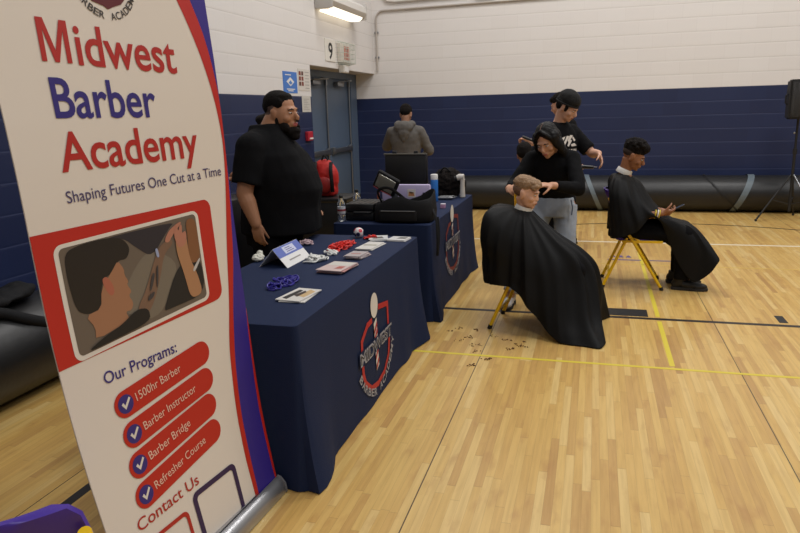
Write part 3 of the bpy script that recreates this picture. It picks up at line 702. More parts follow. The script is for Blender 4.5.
def shoes(t, spots, upper, solem, vox=.006, k=1.0):
    for p, yw in spots:
        M = fr(V(p), yw); bm = B(); shoe(bm, M, k); s = remeshed('shoe', bm, upper, t, vox, 2)
        bm = B(); sole(bm, M, k); link('shoe_sole', bm, solem, s)
        bm = B()
        for j in range(4):
            y = .03+j*.022; tube(bm, [M @ (V(q)*k) for q in ((-.022, y, .082-.006*j), (0, y+.006, .091-.008*j), (.022, y, .082-.006*j))], .0025*k, 5)
        link('laces', bm, solem, s)
SK = lambda n, c: mat('skin_'+n, c, .5, spec=.35, noise_amt=.06, nscale=40)
M_lip = mat('lips', (150, 84, 78), .45); M_lipd = mat('lips_rosy', (176, 92, 92), .4)
M_blk = mat('black_knit', (17, 17, 19), .9, spec=.12, bump=.3, bscale=300); M_blk2 = mat('black_trousers', (13, 13, 16), .9, spec=.12, bump=.2, bscale=200)
M_shoe = mat('black_shoe', (18, 17, 18), .55); M_sole = mat('dark_sole', (32, 30, 30), .7)
M_hair = mat('dark_hair', (20, 15, 13), .75, spec=.15, bump=.8, bscale=240)
M_cape = mat('black_cape_nylon', (13, 13, 14), .6, spec=.18, bump=.15, bscale=500)

# --- 1 the bearded man behind the tables
def big_man():
    yw = math.radians(10); L = V((-2.185, 4.36, 0))
    t = thing('person', 'large bearded person in a black t-shirt standing beyond the near table', 'person', L, yw-PI/2)
    sk = SK('tan', (166, 118, 88)); R = fr(L, yw)        # R: x right, y forward
    P = lambda x, y, z: R @ V((x, y, z))
    Hm = fr(P(-.02, .10, 1.615), yw+math.radians(-20), math.radians(-1))
    shR, shL = P(.235, -.05, 1.40), P(-.235, .0, 1.40); elR, elL = P(.30, -.10, 1.10), P(-.33, .06, 1.10); wrR, wrL = P(.32, -.03, .90), P(-.30, .20, .93)
    bm = B(); head(bm, Hm, 1.18, 1.14); cone(bm, P(0, .0, 1.42), Hm @ V((0, -.03, -.01)), .105, .080, 18); ell(bm, Hm @ V((0, .04, -.10)), (.066, .055, .038))
    TR = [(.84, .20, .20, .03), (.98, .25, .27, .06), (1.10, .265, .29, .07), (1.22, .27, .265, .055), (1.34, .255, .22, .03), (1.43, .20, .165, .01), (1.49, .13, .12, .0), (1.525, .10, .10, .0)]
    torso(bm, R, [(z, a-.02, b-.02, c) for z, a, b, c in TR])
    for s, e, wv in ((shR, elR, wrR), (shL, elL, wrL)): ell(bm, s, (.085, .085, .08)); arm(bm, s, e, wv, 1.0, 1.38)
    hand(bm, wrR, (.02, .12, -1) if False else (R.to_3x3() @ V((-.05, .10, -1))), R.to_3x3() @ V((-1, .2, 0)), R.to_3x3() @ V((.1, 1, 0)), 1.12, .45, .7, -.3); hand(bm, wrL, R.to_3x3() @ V((.1, .3, -1)), R.to_3x3() @ V((1, .2, 0)), R.to_3x3() @ V((-.1, 1, 0)), 1.08, .5)
    for s in (-1, 1): limb(bm, P(s*.11, 0, .86), P(s*.13, .02, .48), P(s*.14, -.02, .10), .12, .08, .05); ell(bm, P(s*.14, .05, .05), (.04, .05, .04))
    remeshed('body', bm, [sk, M_lipd, mat('stubble', (72, 50, 40), .7)], t, .0065, 3, paint=[(2, inell(Hm, (0, -.055, .045), (.11, .085, .075))), (1, inell(Hm, (0, .122, -.072), (.030, .028, .014)))])
    face_parts(t, Hm, 1.19, lid=True)
    bm = B()
    for c, r in (((0, -.024, .066), (.078, .094, .070)), ((0, -.06, .045), (.072, .058, .06)), ((0, .018, .096), (.062, .046, .026)), ((.062, .012, .060), (.014, .040, .034)), ((-.062, .012, .060), (.014, .040, .034))): ell(bm, V(c)*1.17, V(r)*1.17, Hm, 18, 12)
    remeshed('hair', bm, M_hair, t, .006, 2, (.002, 80))
    bm = B()
    for c, r in (((0, .070, -.105), (.050, .046, .036)), ((.052, .045, -.080), (.022, .044, .032)), ((-.052, .045, -.080), (.022, .044, .032)), ((.068, .012, -.035), (.009, .014, .040)), ((-.068, .012, -.035), (.009, .014, .040)), ((0, .086, -.128), (.036, .03, .026)), ((0, .108, -.043), (.026, .009, .0045)), ((0, .100, -.096), (.034, .020, .018))): ell(bm, V(c)*1.18, V(r)*1.17, Hm, 14, 10)
    remeshed('beard', bm, M_hair, t, .005, 2, (.002, 70))
    bm = B(); torso(bm, R, [(.80, .265, .285, .05)] + [(z, a+.004, b+.004, c) for z, a, b, c in TR[1:-2]] + [(1.50, .145, .135, .0), (1.545, .115, .112, -.01)])
    for s, e in ((shR, elR), (shL, elL)): ell(bm, s, (.105, .105, .095)); cone(bm, P(0, 0, 1.44).lerp(s, .3), s, .11, .10, 20); sleeve(bm, [s, V(s).lerp(V(e), .80)], [.100, .098])
    remeshed('t_shirt', bm, M_blk, t, .009, 9, (.009, 7, (1, 1, .6)))
    bm = B(); torso(bm, R, [(.72, .22, .195, .0), (.84, .23, .205, .01), (.90, .24, .24, .04)])
    for s in (-1, 1): sleeve(bm, [P(s*.115, 0, .82), P(s*.13, .02, .48), P(s*.14, -.01, .07)], [.145, .11, .09])
    remeshed('trousers', bm, M_blk2, t, .010, 3, (.008, 9))
    shoes(t, [(P(-.14, .0, 0), yw), (P(.14, .0, 0), yw)], M_shoe, M_sole, .008)
    bm = B(); tube(bm, [Hm @ V(p) for p in ((-.035, .085, -.150), (-.03, .10, -.16), (-.02, .11, -.175))], .004, 6); link('collar_tag', bm, M_white, t)
big_man()

def simple_person(name_label, L, yw, Hh, sk, pose, shirt, trous, hairf, vox=.008, lip=M_lip, extra=None, leg=None, hand_k=1.0, w=1.0, head_k=1.0, head_yaw=0, head_pitch=0, head_roll=0, head_pos=None, sleeves=1.0, shoe_m=None, brow=(24, 18, 16), lid=True, neck_col=None, hem=.86, lean=0, label_shirt=None, hair_mat=None, skirtless=True, hood=None, disp=(.006, 10)):
    """pose: dict of shR.. joints in the person's own frame; returns (thing, frame, head frame)"""
    t = thing('person', name_label, 'person', L, yw-PI/2)
    R = fr(V(L), yw); P = lambda q: R @ V(q); D = lambda q: R.to_3x3() @ V(q)
    lean_m = R @ Matrix.Translation((0, 0, .92)) @ Matrix.Rotation(-lean, 4, 'X') @ Matrix.Translation((0, 0, -.92))
    T = lambda q: lean_m @ V(q); s = Hh/1.75
    Hm = fr(P(head_pos) if head_pos else T((0, .03, Hh-.12)), yw+head_yaw, head_pitch, head_roll)
    bm = B(); head(bm, Hm, head_k); cone(bm, T((0, -.015, 1.42*s)), Hm @ V((0, -.03, -.03)), .058*w, .052, 16)
    TR = [(.86*s, .16*w, .11, 0), (.98*s, .145*w, .10, 0), (1.12*s, .15*w, .11, .005), (1.27*s, .17*w, .12, 0), (1.37*s, .172*w, .108, -.01), (1.43*s, .125*w, .088, -.015), (1.475*s, .062, .06, -.015)]
    torso(bm, lean_m, TR)
    for a in ('R', 'L'):
        sh, el, wr = T(pose['sh'+a]) if 'sh'+a in pose else T(((1 if a == 'R' else -1)*.160*w, -.005, 1.385*s)), P(pose['el'+a]), P(pose['wr'+a]); pose['_sh'+a] = sh
        arm(bm, sh, el, wr, 1.0, w); ell(bm, sh, .056*w); cone(bm, T((0, -.015, 1.42*s)).lerp(sh, .25), sh, .060*w, .054*w)
        hd = pose['hd'+a]; hand(bm, wr, D(hd[0]), D(hd[1]), D(hd[2]), hand_k, hd[3])
    lg = leg or {'hipR': (.09, 0, .88*s), 'knR': (.11, .02, .47*s), 'anR': (.12, -.03, .09), 'hipL': (-.09, 0, .88*s), 'knL': (-.11, .02, .47*s), 'anL': (-.12, -.03, .09)}
    for a in ('R', 'L'): limb(bm, P(lg['hip'+a]), P(lg['kn'+a]), P(lg['an'+a]), .085, .058, .040); ell(bm, P(lg['an'+a]) + D((0, .05, -.04)), (.035, .045, .03))
    remeshed('body', bm, [sk, lip], t, vox, 3, paint=[(1, inell(Hm, (0, .10*head_k, -.061*head_k), (.020*head_k, .018*head_k, .008*head_k)))])
    face_parts(t, Hm, head_k, brow, lid)
    hb = hairf(t, Hm)
    bm = B(); torso(bm, lean_m, [(hem*s, .178*w, .130, 0)] + [(z, a+.014, b+.016, c) for z, a, b, c in TR[1:-1]] + [(1.478*s, .070, .068, -.015)])
    for a in ('R', 'L'):
        sh, el, wr = pose['_sh'+a], P(pose['el'+a]), P(pose['wr'+a]); ell(bm, sh, .068*w); cone(bm, T((0, -.015, 1.42*s)).lerp(sh, .25), sh, .074*w, .066*w, 18)
        if sleeves <= 1: sleeve(bm, [sh, V(sh).lerp(el, sleeves)], [.067*w, .068*w])
        else: sleeve(bm, [sh, el, V(el).lerp(wr, sleeves-1)], [.066*w, .056*w, .040*w])
    sn = label_shirt or 'shirt'; so = remeshed(sn, bm, shirt, t, vox+.001, 7, disp)
    bm = B(); torso(bm, R, [(.80*s, .165*w, .13, 0), (.92*s, .17*w, .125, 0), (.98*s, .16*w, .115, 0)])
    for a in ('R', 'L'): sleeve(bm, [P(lg['hip'+a]) - V((0, 0, .02)), P(lg['kn'+a]), V(P(lg['kn'+a])).lerp(P(lg['an'+a]), .93)], [.105, .078, .066])
    remeshed('trousers', bm, trous, t, vox+.001, 3, (.005, 12))
    shoes(t, [((P(lg['an'+a]).x, P(lg['an'+a]).y, P(lg['an'+a]).z-.09), yw) for a in ('R', 'L')], shoe_m or M_shoe, M_sole, .008)
    if extra: extra(t, R, Hm, P, D, so)
    return t, R, Hm
def blobs(name, specs, m, vox=.006, dsp=(.003, 60), smooth=2):
    def f(t, Hm):
        bm = B()
        for c, r in specs: ell(bm, c, r, Hm, 18, 12)
        return remeshed(name, bm, m, t, vox, smooth, dsp)
    return f
short_hair = blobs('hair', [((0, -.02, .058), (.082, .100, .082)), ((0, -.06, .03), (.074, .060, .07)), ((0, .04, .082), (.062, .055, .042))], M_hair)
HANG = ((0, .05, -1), (-1, 0, 0), (0, 1, 0), .4)
HANGL = ((0, .05, -1), (1, 0, 0), (0, 1, 0), .4)

# --- 2 the person partly hidden behind the bearded man
simple_person('person with short dark hair and dark clothes, mostly hidden behind the bearded person', (-2.50, 5.05, 0), math.radians(185), 1.61, SK('tan2', (146, 100, 74)),
    {'elR': (.22, .10, 1.12), 'wrR': (.12, .32, 1.14), 'hdR': ((-.6, .8, .1), (0, -.5, -1), (-.5, .3, .8), .9), 'elL': (-.26, .02, 1.10), 'wrL': (-.20, .26, 1.12), 'hdL': ((.2, 1, 0), (.2, 0, -1), (1, 0, .2), .8)}, mat('dark_green_shirt', (24, 30, 30), .85), M_blk2, short_hair, .010)

# --- 3 grey hoodie, seen from behind
def hood(t, R, Hm, P, D, so):
    bm = B()
    M = R
    for q, r in (((0, -.10, 1.40), (.13, .075, .085)), ((0, -.125, 1.33), (.085, .05, .10)), ((.085, -.04, 1.435), (.06, .085, .05)), ((-.085, -.04, 1.435), (.06, .085, .05)), ((0, -.135, 1.26), (.035, .03, .05))): ell(bm, q, r, M, 18, 12)
    remeshed('hood', bm, M_hood, so, .008, 3, (.006, 14))
M_hood = mat('grey_hoodie_fleece', (92, 88, 84), .9, bump=.3, bscale=200, noise_amt=.08, nscale=30)
simple_person('person in a grey hooded sweatshirt seen from behind, standing at the back wall', (-2.42, 8.85, 0), math.radians(92), 1.68, SK('mid', (150, 108, 84)),
    { 'elR': (.30, .06, 1.09), 'wrR': (.20, .30, 1.02), 'hdR': ((-.4, 1, 0), (0, 0, -1), (-1, 0, 0), .6), 'elL': (-.31, .14, 1.14), 'wrL': (-.17, .33, 1.18), 'hdL': ((.4, 1, 0), (0, 0, -1), (1, 0, 0), .6)}, M_hood, M_blk2,
    short_hair, .009, w=1.18, sleeves=1.95, extra=hood, label_shirt='sweatshirt', head_pitch=-.45, disp=(.010, 8), hem=.80)

# --- 4 barber in a beanie
def beanie(t, Hm):
    bm = B(); ell(bm, (0, -.02, .072), (.094, .112, .088), Hm, 22, 14); ell(bm, (0, -.045, .045), (.088, .088, .078), Hm, 20, 12); c = remeshed('beanie', bm, mat('black_beanie', (17, 17, 18), .95, bump=.6, bscale=180), t, .006, 2, (.003, 30))
    bm = B(); pts = [Hm @ V((.090*math.cos(a), -.02+.108*math.sin(a), .032 + .012*math.sin(a))) for a in [2*PI*k/32 for k in range(32)]]
    tube(bm, pts, .008, 8, True); link('beanie_cuff', bm, mat('black_beanie', (17, 17, 18), .95), c)
    return blobs('hair', [((0, -.065, .0), (.072, .05, .06)), ((.066, .02, .005), (.014, .022, .035)), ((-.066, .02, .005), (.014, .022, .035))], M_hair)(t, Hm)
def clipper(name, label, p, d, up, m=None, own=True):
    """hand clippers: body, blade head and cord loop"""
    t = thing(name, label, 'hair clippers', (p[0], p[1], p[2]))
    p, d = V(p), V(d).normalized(); side = d.cross(V(up)).normalized(); u = side.cross(d)
    M = Matrix.Translation(p) @ Matrix((side, d, u)).transposed().to_4x4()
    bm = B(); loft(bm, [[M @ V((x*w_, y, z*h_)) for x, z in [(math.cos(2*PI*i/16), math.sin(2*PI*i/16)) for i in range(16)]] for y, w_, h_ in ((-.085, .012, .010), (-.08, .018, .015), (-.03, .020, .017), (.02, .018, .015), (.05, .021, .016), (.065, .022, .012))])
    link('clipper_body', bm, m or mat('clipper_black', (20, 20, 22), .3), t)
    bm = B(); box(bm, M @ V((0, .075, .003)), (.044, .024, .006), Matrix((side, d, u)).transposed(), .001)
    for i in range(9): box(bm, M @ V((-.018+.0045*i, .089, .003)), (.002, .008, .003), Matrix((side, d, u)).transposed())
    link('clipper_blade', bm, M_steel, t); return t
def tee_print(t, R, Hm, P, D, so):
    # white chest graphic laid on the shirt
    so_me = so.data
    from mathutils.bvhtree import BVHTree
    tree = BVHTree.FromPolygons([v.co for v in so_me.vertices], [p.vertices for p in so_me.polygons])
    def F(s, z):
        h = tree.ray_cast(V((s, 1.0, z)), V((0, -1, 0)))
        return V((s, h[0].y+.0035, z)) if h[0] else V((s, .15, z))
    bm = B()
    S = [[(-.085, 1.30), (-.055, 1.335), (-.035, 1.325), (-.06, 1.29)], [(-.05, 1.345), (-.01, 1.35), (.03, 1.30), (.015, 1.285)], [(-.10, 1.25), (-.06, 1.275), (-.01, 1.265), (-.02, 1.245)], [(.0, 1.34), (.03, 1.345), (.09, 1.27), (.07, 1.262)], [(-.03, 1.30), (0, 1.31), (.04, 1.255), (.02, 1.245)], [(.05, 1.34), (.085, 1.33), (.10, 1.30), (.08, 1.30)]]
    for s in S: poly_map(bm, s, F, maxlen=.012)
    text_map(bm, 'BARBER', (.105, 1.19), (-.105, 1.19), -.0001 or .03, F, bold=.03) if False else None
    for i in range(6): poly_map(bm, [(-.10+i*.034, 1.195), (-.075+i*.034, 1.195), (-.078+i*.034, 1.222), (-.098+i*.034, 1.222)], F, maxlen=.012)
    pr = link('chest_print', bm, mat('print_offwhite', (214, 206, 196), .7), so, local=True, smooth=False)
BX, BY, BYAW = -.32, 6.62, math.radians(-38)
simple_person('person in a black beanie and black t-shirt with a white chest print, standing holding clippers', (BX, BY, 0), BYAW, 1.74, SK('light', (202, 156, 132)),
    {'elR': (.30, -.02, 1.12), 'wrR': (.20, .30, 1.05), 'hdR': ((-.5, .9, 0), (-.4, 0, .9), (-.5, 0, .9), .9), 'elL': (-.24, .20, 1.17), 'wrL': (-.05, .42, 1.19), 'hdL': ((.15, .55, -.8), (.6, -.5, -.2), (.7, .4, 0), .45)},
    M_blk, M_blk2, beanie, .0075, sleeves=.85, head_pos=(.0, .09, 1.60), head_pitch=-.55, head_yaw=.25, w=1.06, extra=tee_print, label_shirt='t_shirt', disp=(.008, 9), hem=.80,
    leg={'hipR': (.09, 0, .88), 'knR': (.12, .03, .48), 'anR': (.13, .06, .09), 'hipL': (-.09, 0, .88), 'knL': (-.12, .03, .48), 'anL': (-.16, .04, .09)})

# --- 5 woman cutting the boy's hair
def long_hair(t, Hm):
    bm = B()
    for c, r in (((0, -.020, .060), (.088, .098, .084)), ((0, -.08, -.01), (.080, .060, .09)), ((.082, .010, .03), (.026, .055, .058)), ((-.082, .010, .03), (.026, .055, .058)), ((.094, .0, -.05), (.028, .05, .075)), ((-.094, .0, -.05), (.028, .05, .075)), ((.085, -.03, -.13), (.03, .045, .07)), ((-.085, -.03, -.13), (.03, .045, .07)), ((0, -.10, -.05), (.06, .05, .08))): ell(bm, c, r, Hm, 18, 12)
    for s in (-1, 1): chain(bm, [Hm @ V(p) for p in ((s*.006, .062, .118), (s*.040, .070, .088), (s*.070, .052, .035), (s*.084, .030, -.04))], [.016, .019, .020, .024], 10)
    o = remeshed('hair', bm, mat('black_hair', (11, 8, 8), .5, spec=.2, bump=.4, bscale=200), t, .006, 3, (.0035, 45))
    bm = B(); tube(bm, [Hm @ V(p) for p in ((0, .072, .112), (0, .050, .130), (0, .02, .1415), (0, -.02, .145))], .003, 6); link('hair_parting', bm, mat('parting', (92, 66, 54), .6), o)
    return o
M_jean = mat('pale_blue_denim', (156, 164, 176), .85, noise_amt=.18, nscale=9, bump=.3, bscale=300)
WX_, WY_ = -.31, 5.80
def wo_extra(t, R, Hm, P, D, so):
    bm = B(); tube(bm, [P(q) for q in ((-.155, .10, .86), (-.17, .11, .80), (-.165, .12, .74))], .006, 6); link('jeans_seam', bm, mat('denim_seam', (92, 104, 122), .8), t)
simple_person('person with black centre-parted hair in a black sweater and pale jeans, combing the boy\'s hair', (WX_, WY_, 0), math.radians(-96), 1.56, SK('warm', (196, 148, 120)),
    {'elR': (.27, .30, 1.0), 'wrR': (.26, .56, 1.0), 'hdR': ((-.45, .9, .1), (-.6, -.2, -.6), (-.3, .3, 1), .7), 'elL': (-.24, .34, .98), 'wrL': (-.07, .56, 1.03), 'hdL': ((.72, .55, .12), (.1, -.3, -1), (.5, .8, .2), .7)},
    M_blk, M_jean, long_hair, .0065, lip=M_lipd, sleeves=1.86, head_pos=(.02, .26, 1.35), head_pitch=-.52, head_yaw=-.25, head_roll=.12, w=1.0, lean=.50, head_k=1.06, label_shirt='sweater', hem=.93, shoe_m=mat('white_sneaker', (196, 192, 188), .6), extra=wo_extra,
    leg={'hipR': (.09, -.02, .82), 'knR': (.19, .20, .44), 'anR': (.29, .36, .09), 'hipL': (-.09, -.02, .82), 'knL': (-.12, .06, .43), 'anL': (-.14, -.06, .09)})

# --- 6 barber further back and 7 the client in front of him
simple_person('person with short dark hair standing right behind the beanie wearer, reaching one hand left', (-.34, 8.15, 0), math.radians(160), 1.76, SK('light2', (196, 148, 124)),
    {'elR': (.27, .14, 1.17), 'wrR': (.10, .36, 1.2), 'hdR': ((-.3, 1, 0), (0, 0, -1), (-1, 0, .2), 1.0), 'elL': (-.30, .14, 1.17), 'wrL': (-.26, .34, 1.25), 'hdL': ((.2, .9, .1), (0, .2, -1), (1, .2, 0), 1.0)},
    M_blk, M_blk2, short_hair, .009, sleeves=1.4, head_pitch=-.4, w=1.05, head_pos=(0, .06, 1.63))

# ------------------------------------------------------------------ folding chairs
M_yel = mat('yellow_painted_steel', (240, 194, 20), .35, spec=.6); M_pur = mat('purple_chair_plastic', (66, 40, 146), .4)
def folding_chair(label, L, yw, group=None):
    t = thing('folding_chair', label, 'chair', L, yw-PI/2, group)
    R = fr(V(L), yw); P = lambda x, y, z: R @ V((x, y, z))
    for s in (-1, 1):
        x = s*.215
        bm = B(); tube(bm, [P(x, .25, .012), P(x, -.02, .46), P(x, -.10, .56), P(x*.96, -.222, .82)], .0135, 12, up=R.to_3x3() @ V((1, 0, 0))); link('front_leg', bm, M_yel, t)
        bm = B(); tube(bm, [P(x*.92, -.25, .012), P(x*.92, -.045, .49)], .0135, 12); link('rear_leg', bm, M_yel, t)
        bm = B(); box(bm, P(x*.96, .07, .432), (.012, .34, .022), R.to_3x3(), .003); tube(bm, [P(x*.95, -.03, .48), P(x*.95, .02, .452), P(x*.95, .06, .436)], .006, 6); link('side_rail', bm, M_yel, t)
        for yy, xx in ((.252, x), (-.252, x*.92)):
            bm = B(); cone(bm, P(xx, yy, 0), P(xx, yy*.965, .03), .017, .016, 12); link('foot_cap', bm, M_dark, t)
    bm = B(); cone(bm, P(-.215, .19, .115), P(.215, .19, .115), .009, n=10); link('front_crossbar', bm, M_yel, t)
    bm = B(); cone(bm, P(-.2, -.20, .13), P(.2, -.20, .13), .009, n=10); link('rear_crossbar', bm, M_yel, t)
    bm = B(); out = rrect(-.2, -.15, .2, .25, .06)
    loft(bm, [[P(x*s, y*s+.0, z + .012*(y*4)**2) for x, y in out] for z, s in ((.432, .96), (.437, 1), (.455, 1), (.462, .97), (.464, .90))]); link('seat', bm, M_pur, t)
    bm = B(); rs = []
    for z, hw in ((.63, .195), (.635, .205), (.75, .21), (.85, .20), (.875, .18), (.88, .15)):
        ry = -.125-.42*(z-.63)-.012
        top = []
        for i in range(13): a = -1+i/6; top.append(P(a*hw, ry-.05*(1-a*a)+.02, z))
        bot = [P((1-i/6)*hw, ry-.05*(1-(1-i/6)**2)+.036, z) for i in range(13)]
        rs.append(top+bot)
    loft(bm, rs); bmesh.ops.recalc_face_normals(bm, faces=bm.faces); link('backrest', bm, M_pur, t)
    return t
folding_chair('yellow and purple folding chair under the caped boy, at left of the two customers', (-.435, 5.0, 0), math.radians(-7), 'yellow framed folding chairs')
folding_chair('yellow and purple folding chair under the teenager with the phone', (.365, 6.39, 0), 0, 'yellow framed folding chairs')
folding_chair('yellow and purple folding chair under the dark-haired customer half hidden by the far barber', (-.56, 7.28, 0), math.radians(88), 'yellow framed folding chairs')
folding_chair('purple folding chair back with yellow frame cut off at the bottom left corner', (-1.225, 1.06, -.0), math.radians(118), 'yellow framed folding chairs')

# ------------------------------------------------------------------ seated customers
def cape(t, keys, m, nth=120, sub=5, fold=.012, nf=11, seed=0, name='barber_cape', floorz=.006):
    """keys: {angle in degrees: [points from neck to hem]} in world coordinates; lofted round the neck"""
    ks = sorted(keys); prof = {a: spline(keys[a], sub) for a in ks}; n = len(prof[ks[0]])
    cols = []
    for i in range(nth):
        th = 360*i/nth
        j = max([k for k in range(len(ks)) if ks[k] <= th], default=len(ks)-1); a1 = ks[j]; a2 = ks[(j+1) % len(ks)]; a0 = ks[j-1]; a3 = ks[(j+2) % len(ks)]
        sp = (a2-a1) % 360; u = ((th-a1) % 360)/sp
        col = []
        for r in range(n):
            p0, p1, p2, p3 = prof[a0][r], prof[a1][r], prof[a2][r], prof[a3][r]
            q = .5*((2*p1)+(p2-p0)*u+(2*p0-5*p1+4*p2-p3)*u*u+(3*p1-p0-3*p2+p3)*u**3)
            col.append(q)
        cols.append(col)
    cen = [sum((c[r] for c in cols), V())/nth for r in range(n)]
    for i, col in enumerate(cols):
        th = 2*PI*i/nth
        for r in range(n):
            f = r/(n-1); d = (col[r]-cen[r]); d.z = 0
            if d.length > 1e-4: d.normalize()
            wv = (1-2*abs(math.sin(nf*.5*th+seed+1.2*math.sin(2*th+seed)+.5*f))**.7)*.75 + (1-2*abs(math.sin(nf*.83*th+seed*2-.4*f)))*.45 + .7*noise.noise(V((math.cos(th)*2.5, math.sin(th)*2.5, f*2+seed)))
            col[r] += d*(fold*wv*min(1, f*1.6)**1.2)
            col[r].z += .25*fold*wv*min(1, 2*f)*(1 if f < .9 else .3)
            col[r].z = max(floorz, col[r].z)
    bm = B(); g = [[bm.verts.new(c[r]) for c in cols] for r in range(n)]
    for a, b in zip(g, g[1:]):
        for i in range(nth): bm.faces.new((a[i], b[i], b[(i+1) % nth], a[(i+1) % nth]))
    bmesh.ops.recalc_face_normals(bm, faces=bm.faces)
    bmesh.ops.solidify(bm, geom=bm.faces[:], thickness=.003)
    o = link(name, bm, m, t); md = o.modifiers.new('s', 'SUBSURF'); md.levels = 1; md.render_levels = 1
    for p in o.data.polygons: p.use_smooth = True
    return o
def collar(t, c, r, M, m):
    bm = B(); n = 32; rs = []
    for z, k in ((-.022, 1.06), (-.015, 1.10), (.02, 1.03), (.026, 1.0), (.022, .95)):
        rs.append([M @ V((math.cos(2*PI*i/n)*r*k, math.sin(2*PI*i/n)*r*k*1.05, z)) for i in range(n)])
    loft(bm, rs, False); link('neck_strip', bm, m, t)
M_strip = mat('white_neck_strip', (222, 220, 216), .7)

# the boy
def boy():
    yw = math.radians(-9); L = V((-.43, 5.0, 0)); R = fr(L, yw); P = lambda x, y, z: R @ V((x, y, z)); D = lambda *q: R.to_3x3() @ V(q)
    t = thing('person', 'child with a sandy fringe sitting wrapped in a long black barber cape, head bowed', 'person', L, yw-PI/2)
    sk = SK('fair', (216, 168, 142)); Hm = fr(V((-.462, 4.97, 1.005)), yw+math.radians(-8), -.22)
    bm = B(); head(bm, Hm, .93, 1.03, .45); cone(bm, P(0, -.04, .83), Hm @ V((0, -.03, -.03)), .045, .045, 16)
    torso(bm, R, [(.44, .13, .11, -.04), (.55, .12, .10, -.05), (.70, .125, .10, -.05), (.80, .11, .08, -.04), (.86, .06, .05, -.04)])
    for s in (-1, 1):
        arm(bm, P(s*.115, -.04, .77), P(s*.15, .03, .60), P(s*.10, .20, .56), .8); hand(bm, P(s*.10, .20, .56), D(-s*.3, 1, 0), D(0, 0, -1), D(-s, 0, .2), .8, .4)
        limb(bm, P(s*.08, -.02, .48), P(s*.10, .36, .47), P(s*.11, .34, .12), .07, .05, .035); ell(bm, P(s*.11, .40, .06), (.05, .04, .03))
    remeshed('body', bm, [sk, M_lip], t, .006, 3, paint=[(1, inell(Hm, (0, .092, -.057), (.018, .018, .007)))])
    face_parts(t, Hm, .93, (96, 70, 50), True, (70, 84, 92))
    M_sand = mat('sandy_hair', (148, 116, 84), .6, noise_amt=.35, nscale=70, bump=.9, bscale=180); M_fade = mat('faded_brown_hair', (112, 82, 62), .7, noise_amt=.2, nscale=90)
    bm = B()
    for c, r in (((0, -.022, .066), (.080, .098, .068)), ((.0, .045, .088), (.062, .055, .034)), ((.02, .082, .072), (.045, .022, .022)), ((-.03, .075, .078), (.03, .024, .02)), ((.045, .068, .060), (.026, .026, .022))): ell(bm, V(c)*.95, V(r)*.95, Hm, 20, 12)
    h = remeshed('hair', bm, M_sand, t, .005, 2, (.006, 38, (1, 1, 1)))
    bm = B(); ell(bm, V((0, -.034, .022))*.93, V((.077, .080, .062))*.95, Hm, 20, 12); remeshed('faded_sides', bm, M_fade, h, .005, 2)
    bm = B(); torso(bm, R, [(.42, .15, .13, -.04), (.55, .14, .12, -.05), (.70, .14, .11, -.05), (.80, .125, .09, -.04), (.855, .07, .06, -.04)]); remeshed('shirt', bm, M_blk, t, .009, 3)
    bm = B()
    for s in (-1, 1): sleeve(bm, [P(s*.08, -.06, .48), P(s*.10, .36, .47), P(s*.11, .34, .12)], [.085, .066, .056])
    remeshed('trousers', bm, M_blk2, t, .009, 3)
    shoes(t, [(P(s*.11, .36, .0), yw) for s in (-1, 1)], M_shoe, M_sole, .008, .85)
    Cn = Matrix.Translation(V((-.482, 4.985, .885))) @ R.to_3x3().to_4x4() @ Matrix.Rotation(-.32, 4, 'X')
    collar(t, None, .058, Cn, M_strip)
    K = {0: [(-.415, 4.98, .872), (-.35, 4.98, .81), (-.22, 4.97, .70), (-.06, 4.97, .585), (.04, 4.97, .45), (.07, 4.97, .22), (.03, 4.97, .01)],
         28: [(-.425, 5.02, .878), (-.36, 5.06, .81), (-.24, 5.09, .69), (-.08, 5.10, .58), (.03, 5.12, .45), (.11, 5.20, .22), (.17, 5.30, .008)],
         60: [(-.45, 5.04, .885), (-.42, 5.13, .81), (-.36, 5.22, .65), (-.26, 5.26, .50), (-.17, 5.30, .35), (-.10, 5.34, .20), (-.06, 5.36, .05)],
         105: [(-.49, 5.045, .892), (-.50, 5.15, .83), (-.51, 5.24, .68), (-.52, 5.27, .56), (-.52, 5.28, .47), (-.52, 5.28, .40), (-.52, 5.28, .33)],
         150: [(-.53, 5.02, .895), (-.61, 5.10, .90), (-.70, 5.23, .86), (-.735, 5.24, .70), (-.735, 5.20, .54), (-.735, 5.20, .44), (-.73, 5.20, .35)],
         180: [(-.54, 4.99, .895), (-.63, 5.0, .905), (-.735, 5.0, .885), (-.775, 5.0, .72), (-.775, 5.0, .57), (-.77, 5.0, .45), (-.76, 5.0, .35)],
         212: [(-.53, 4.95, .892), (-.62, 4.89, .90), (-.725, 4.80, .855), (-.755, 4.77, .70), (-.745, 4.81, .55), (-.745, 4.80, .45), (-.74, 4.80, .355)],
         258: [(-.49, 4.925, .885), (-.50, 4.84, .83), (-.52, 4.76, .70), (-.53, 4.73, .58), (-.535, 4.72, .48), (-.54, 4.72, .40), (-.54, 4.71, .345)],
         276: [(-.47, 4.925, .88), (-.46, 4.84, .82), (-.44, 4.76, .68), (-.42, 4.71, .54), (-.41, 4.69, .42), (-.40, 4.67, .31), (-.39, 4.66, .20)],
         300: [(-.45, 4.935, .876), (-.42, 4.87, .81), (-.33, 4.79, .67), (-.25, 4.73, .52), (-.21, 4.68, .35), (-.20, 4.62, .16), (-.18, 4.57, .012)],
         330: [(-.425, 4.95, .872), (-.36, 4.91, .81), (-.23, 4.86, .69), (-.08, 4.83, .57), (.0, 4.80, .40), (.05, 4.69, .16), (.13, 4.55, .010)]}
    cape(t, K, M_cape, fold=.022, nf=13, seed=1.1)
boy()

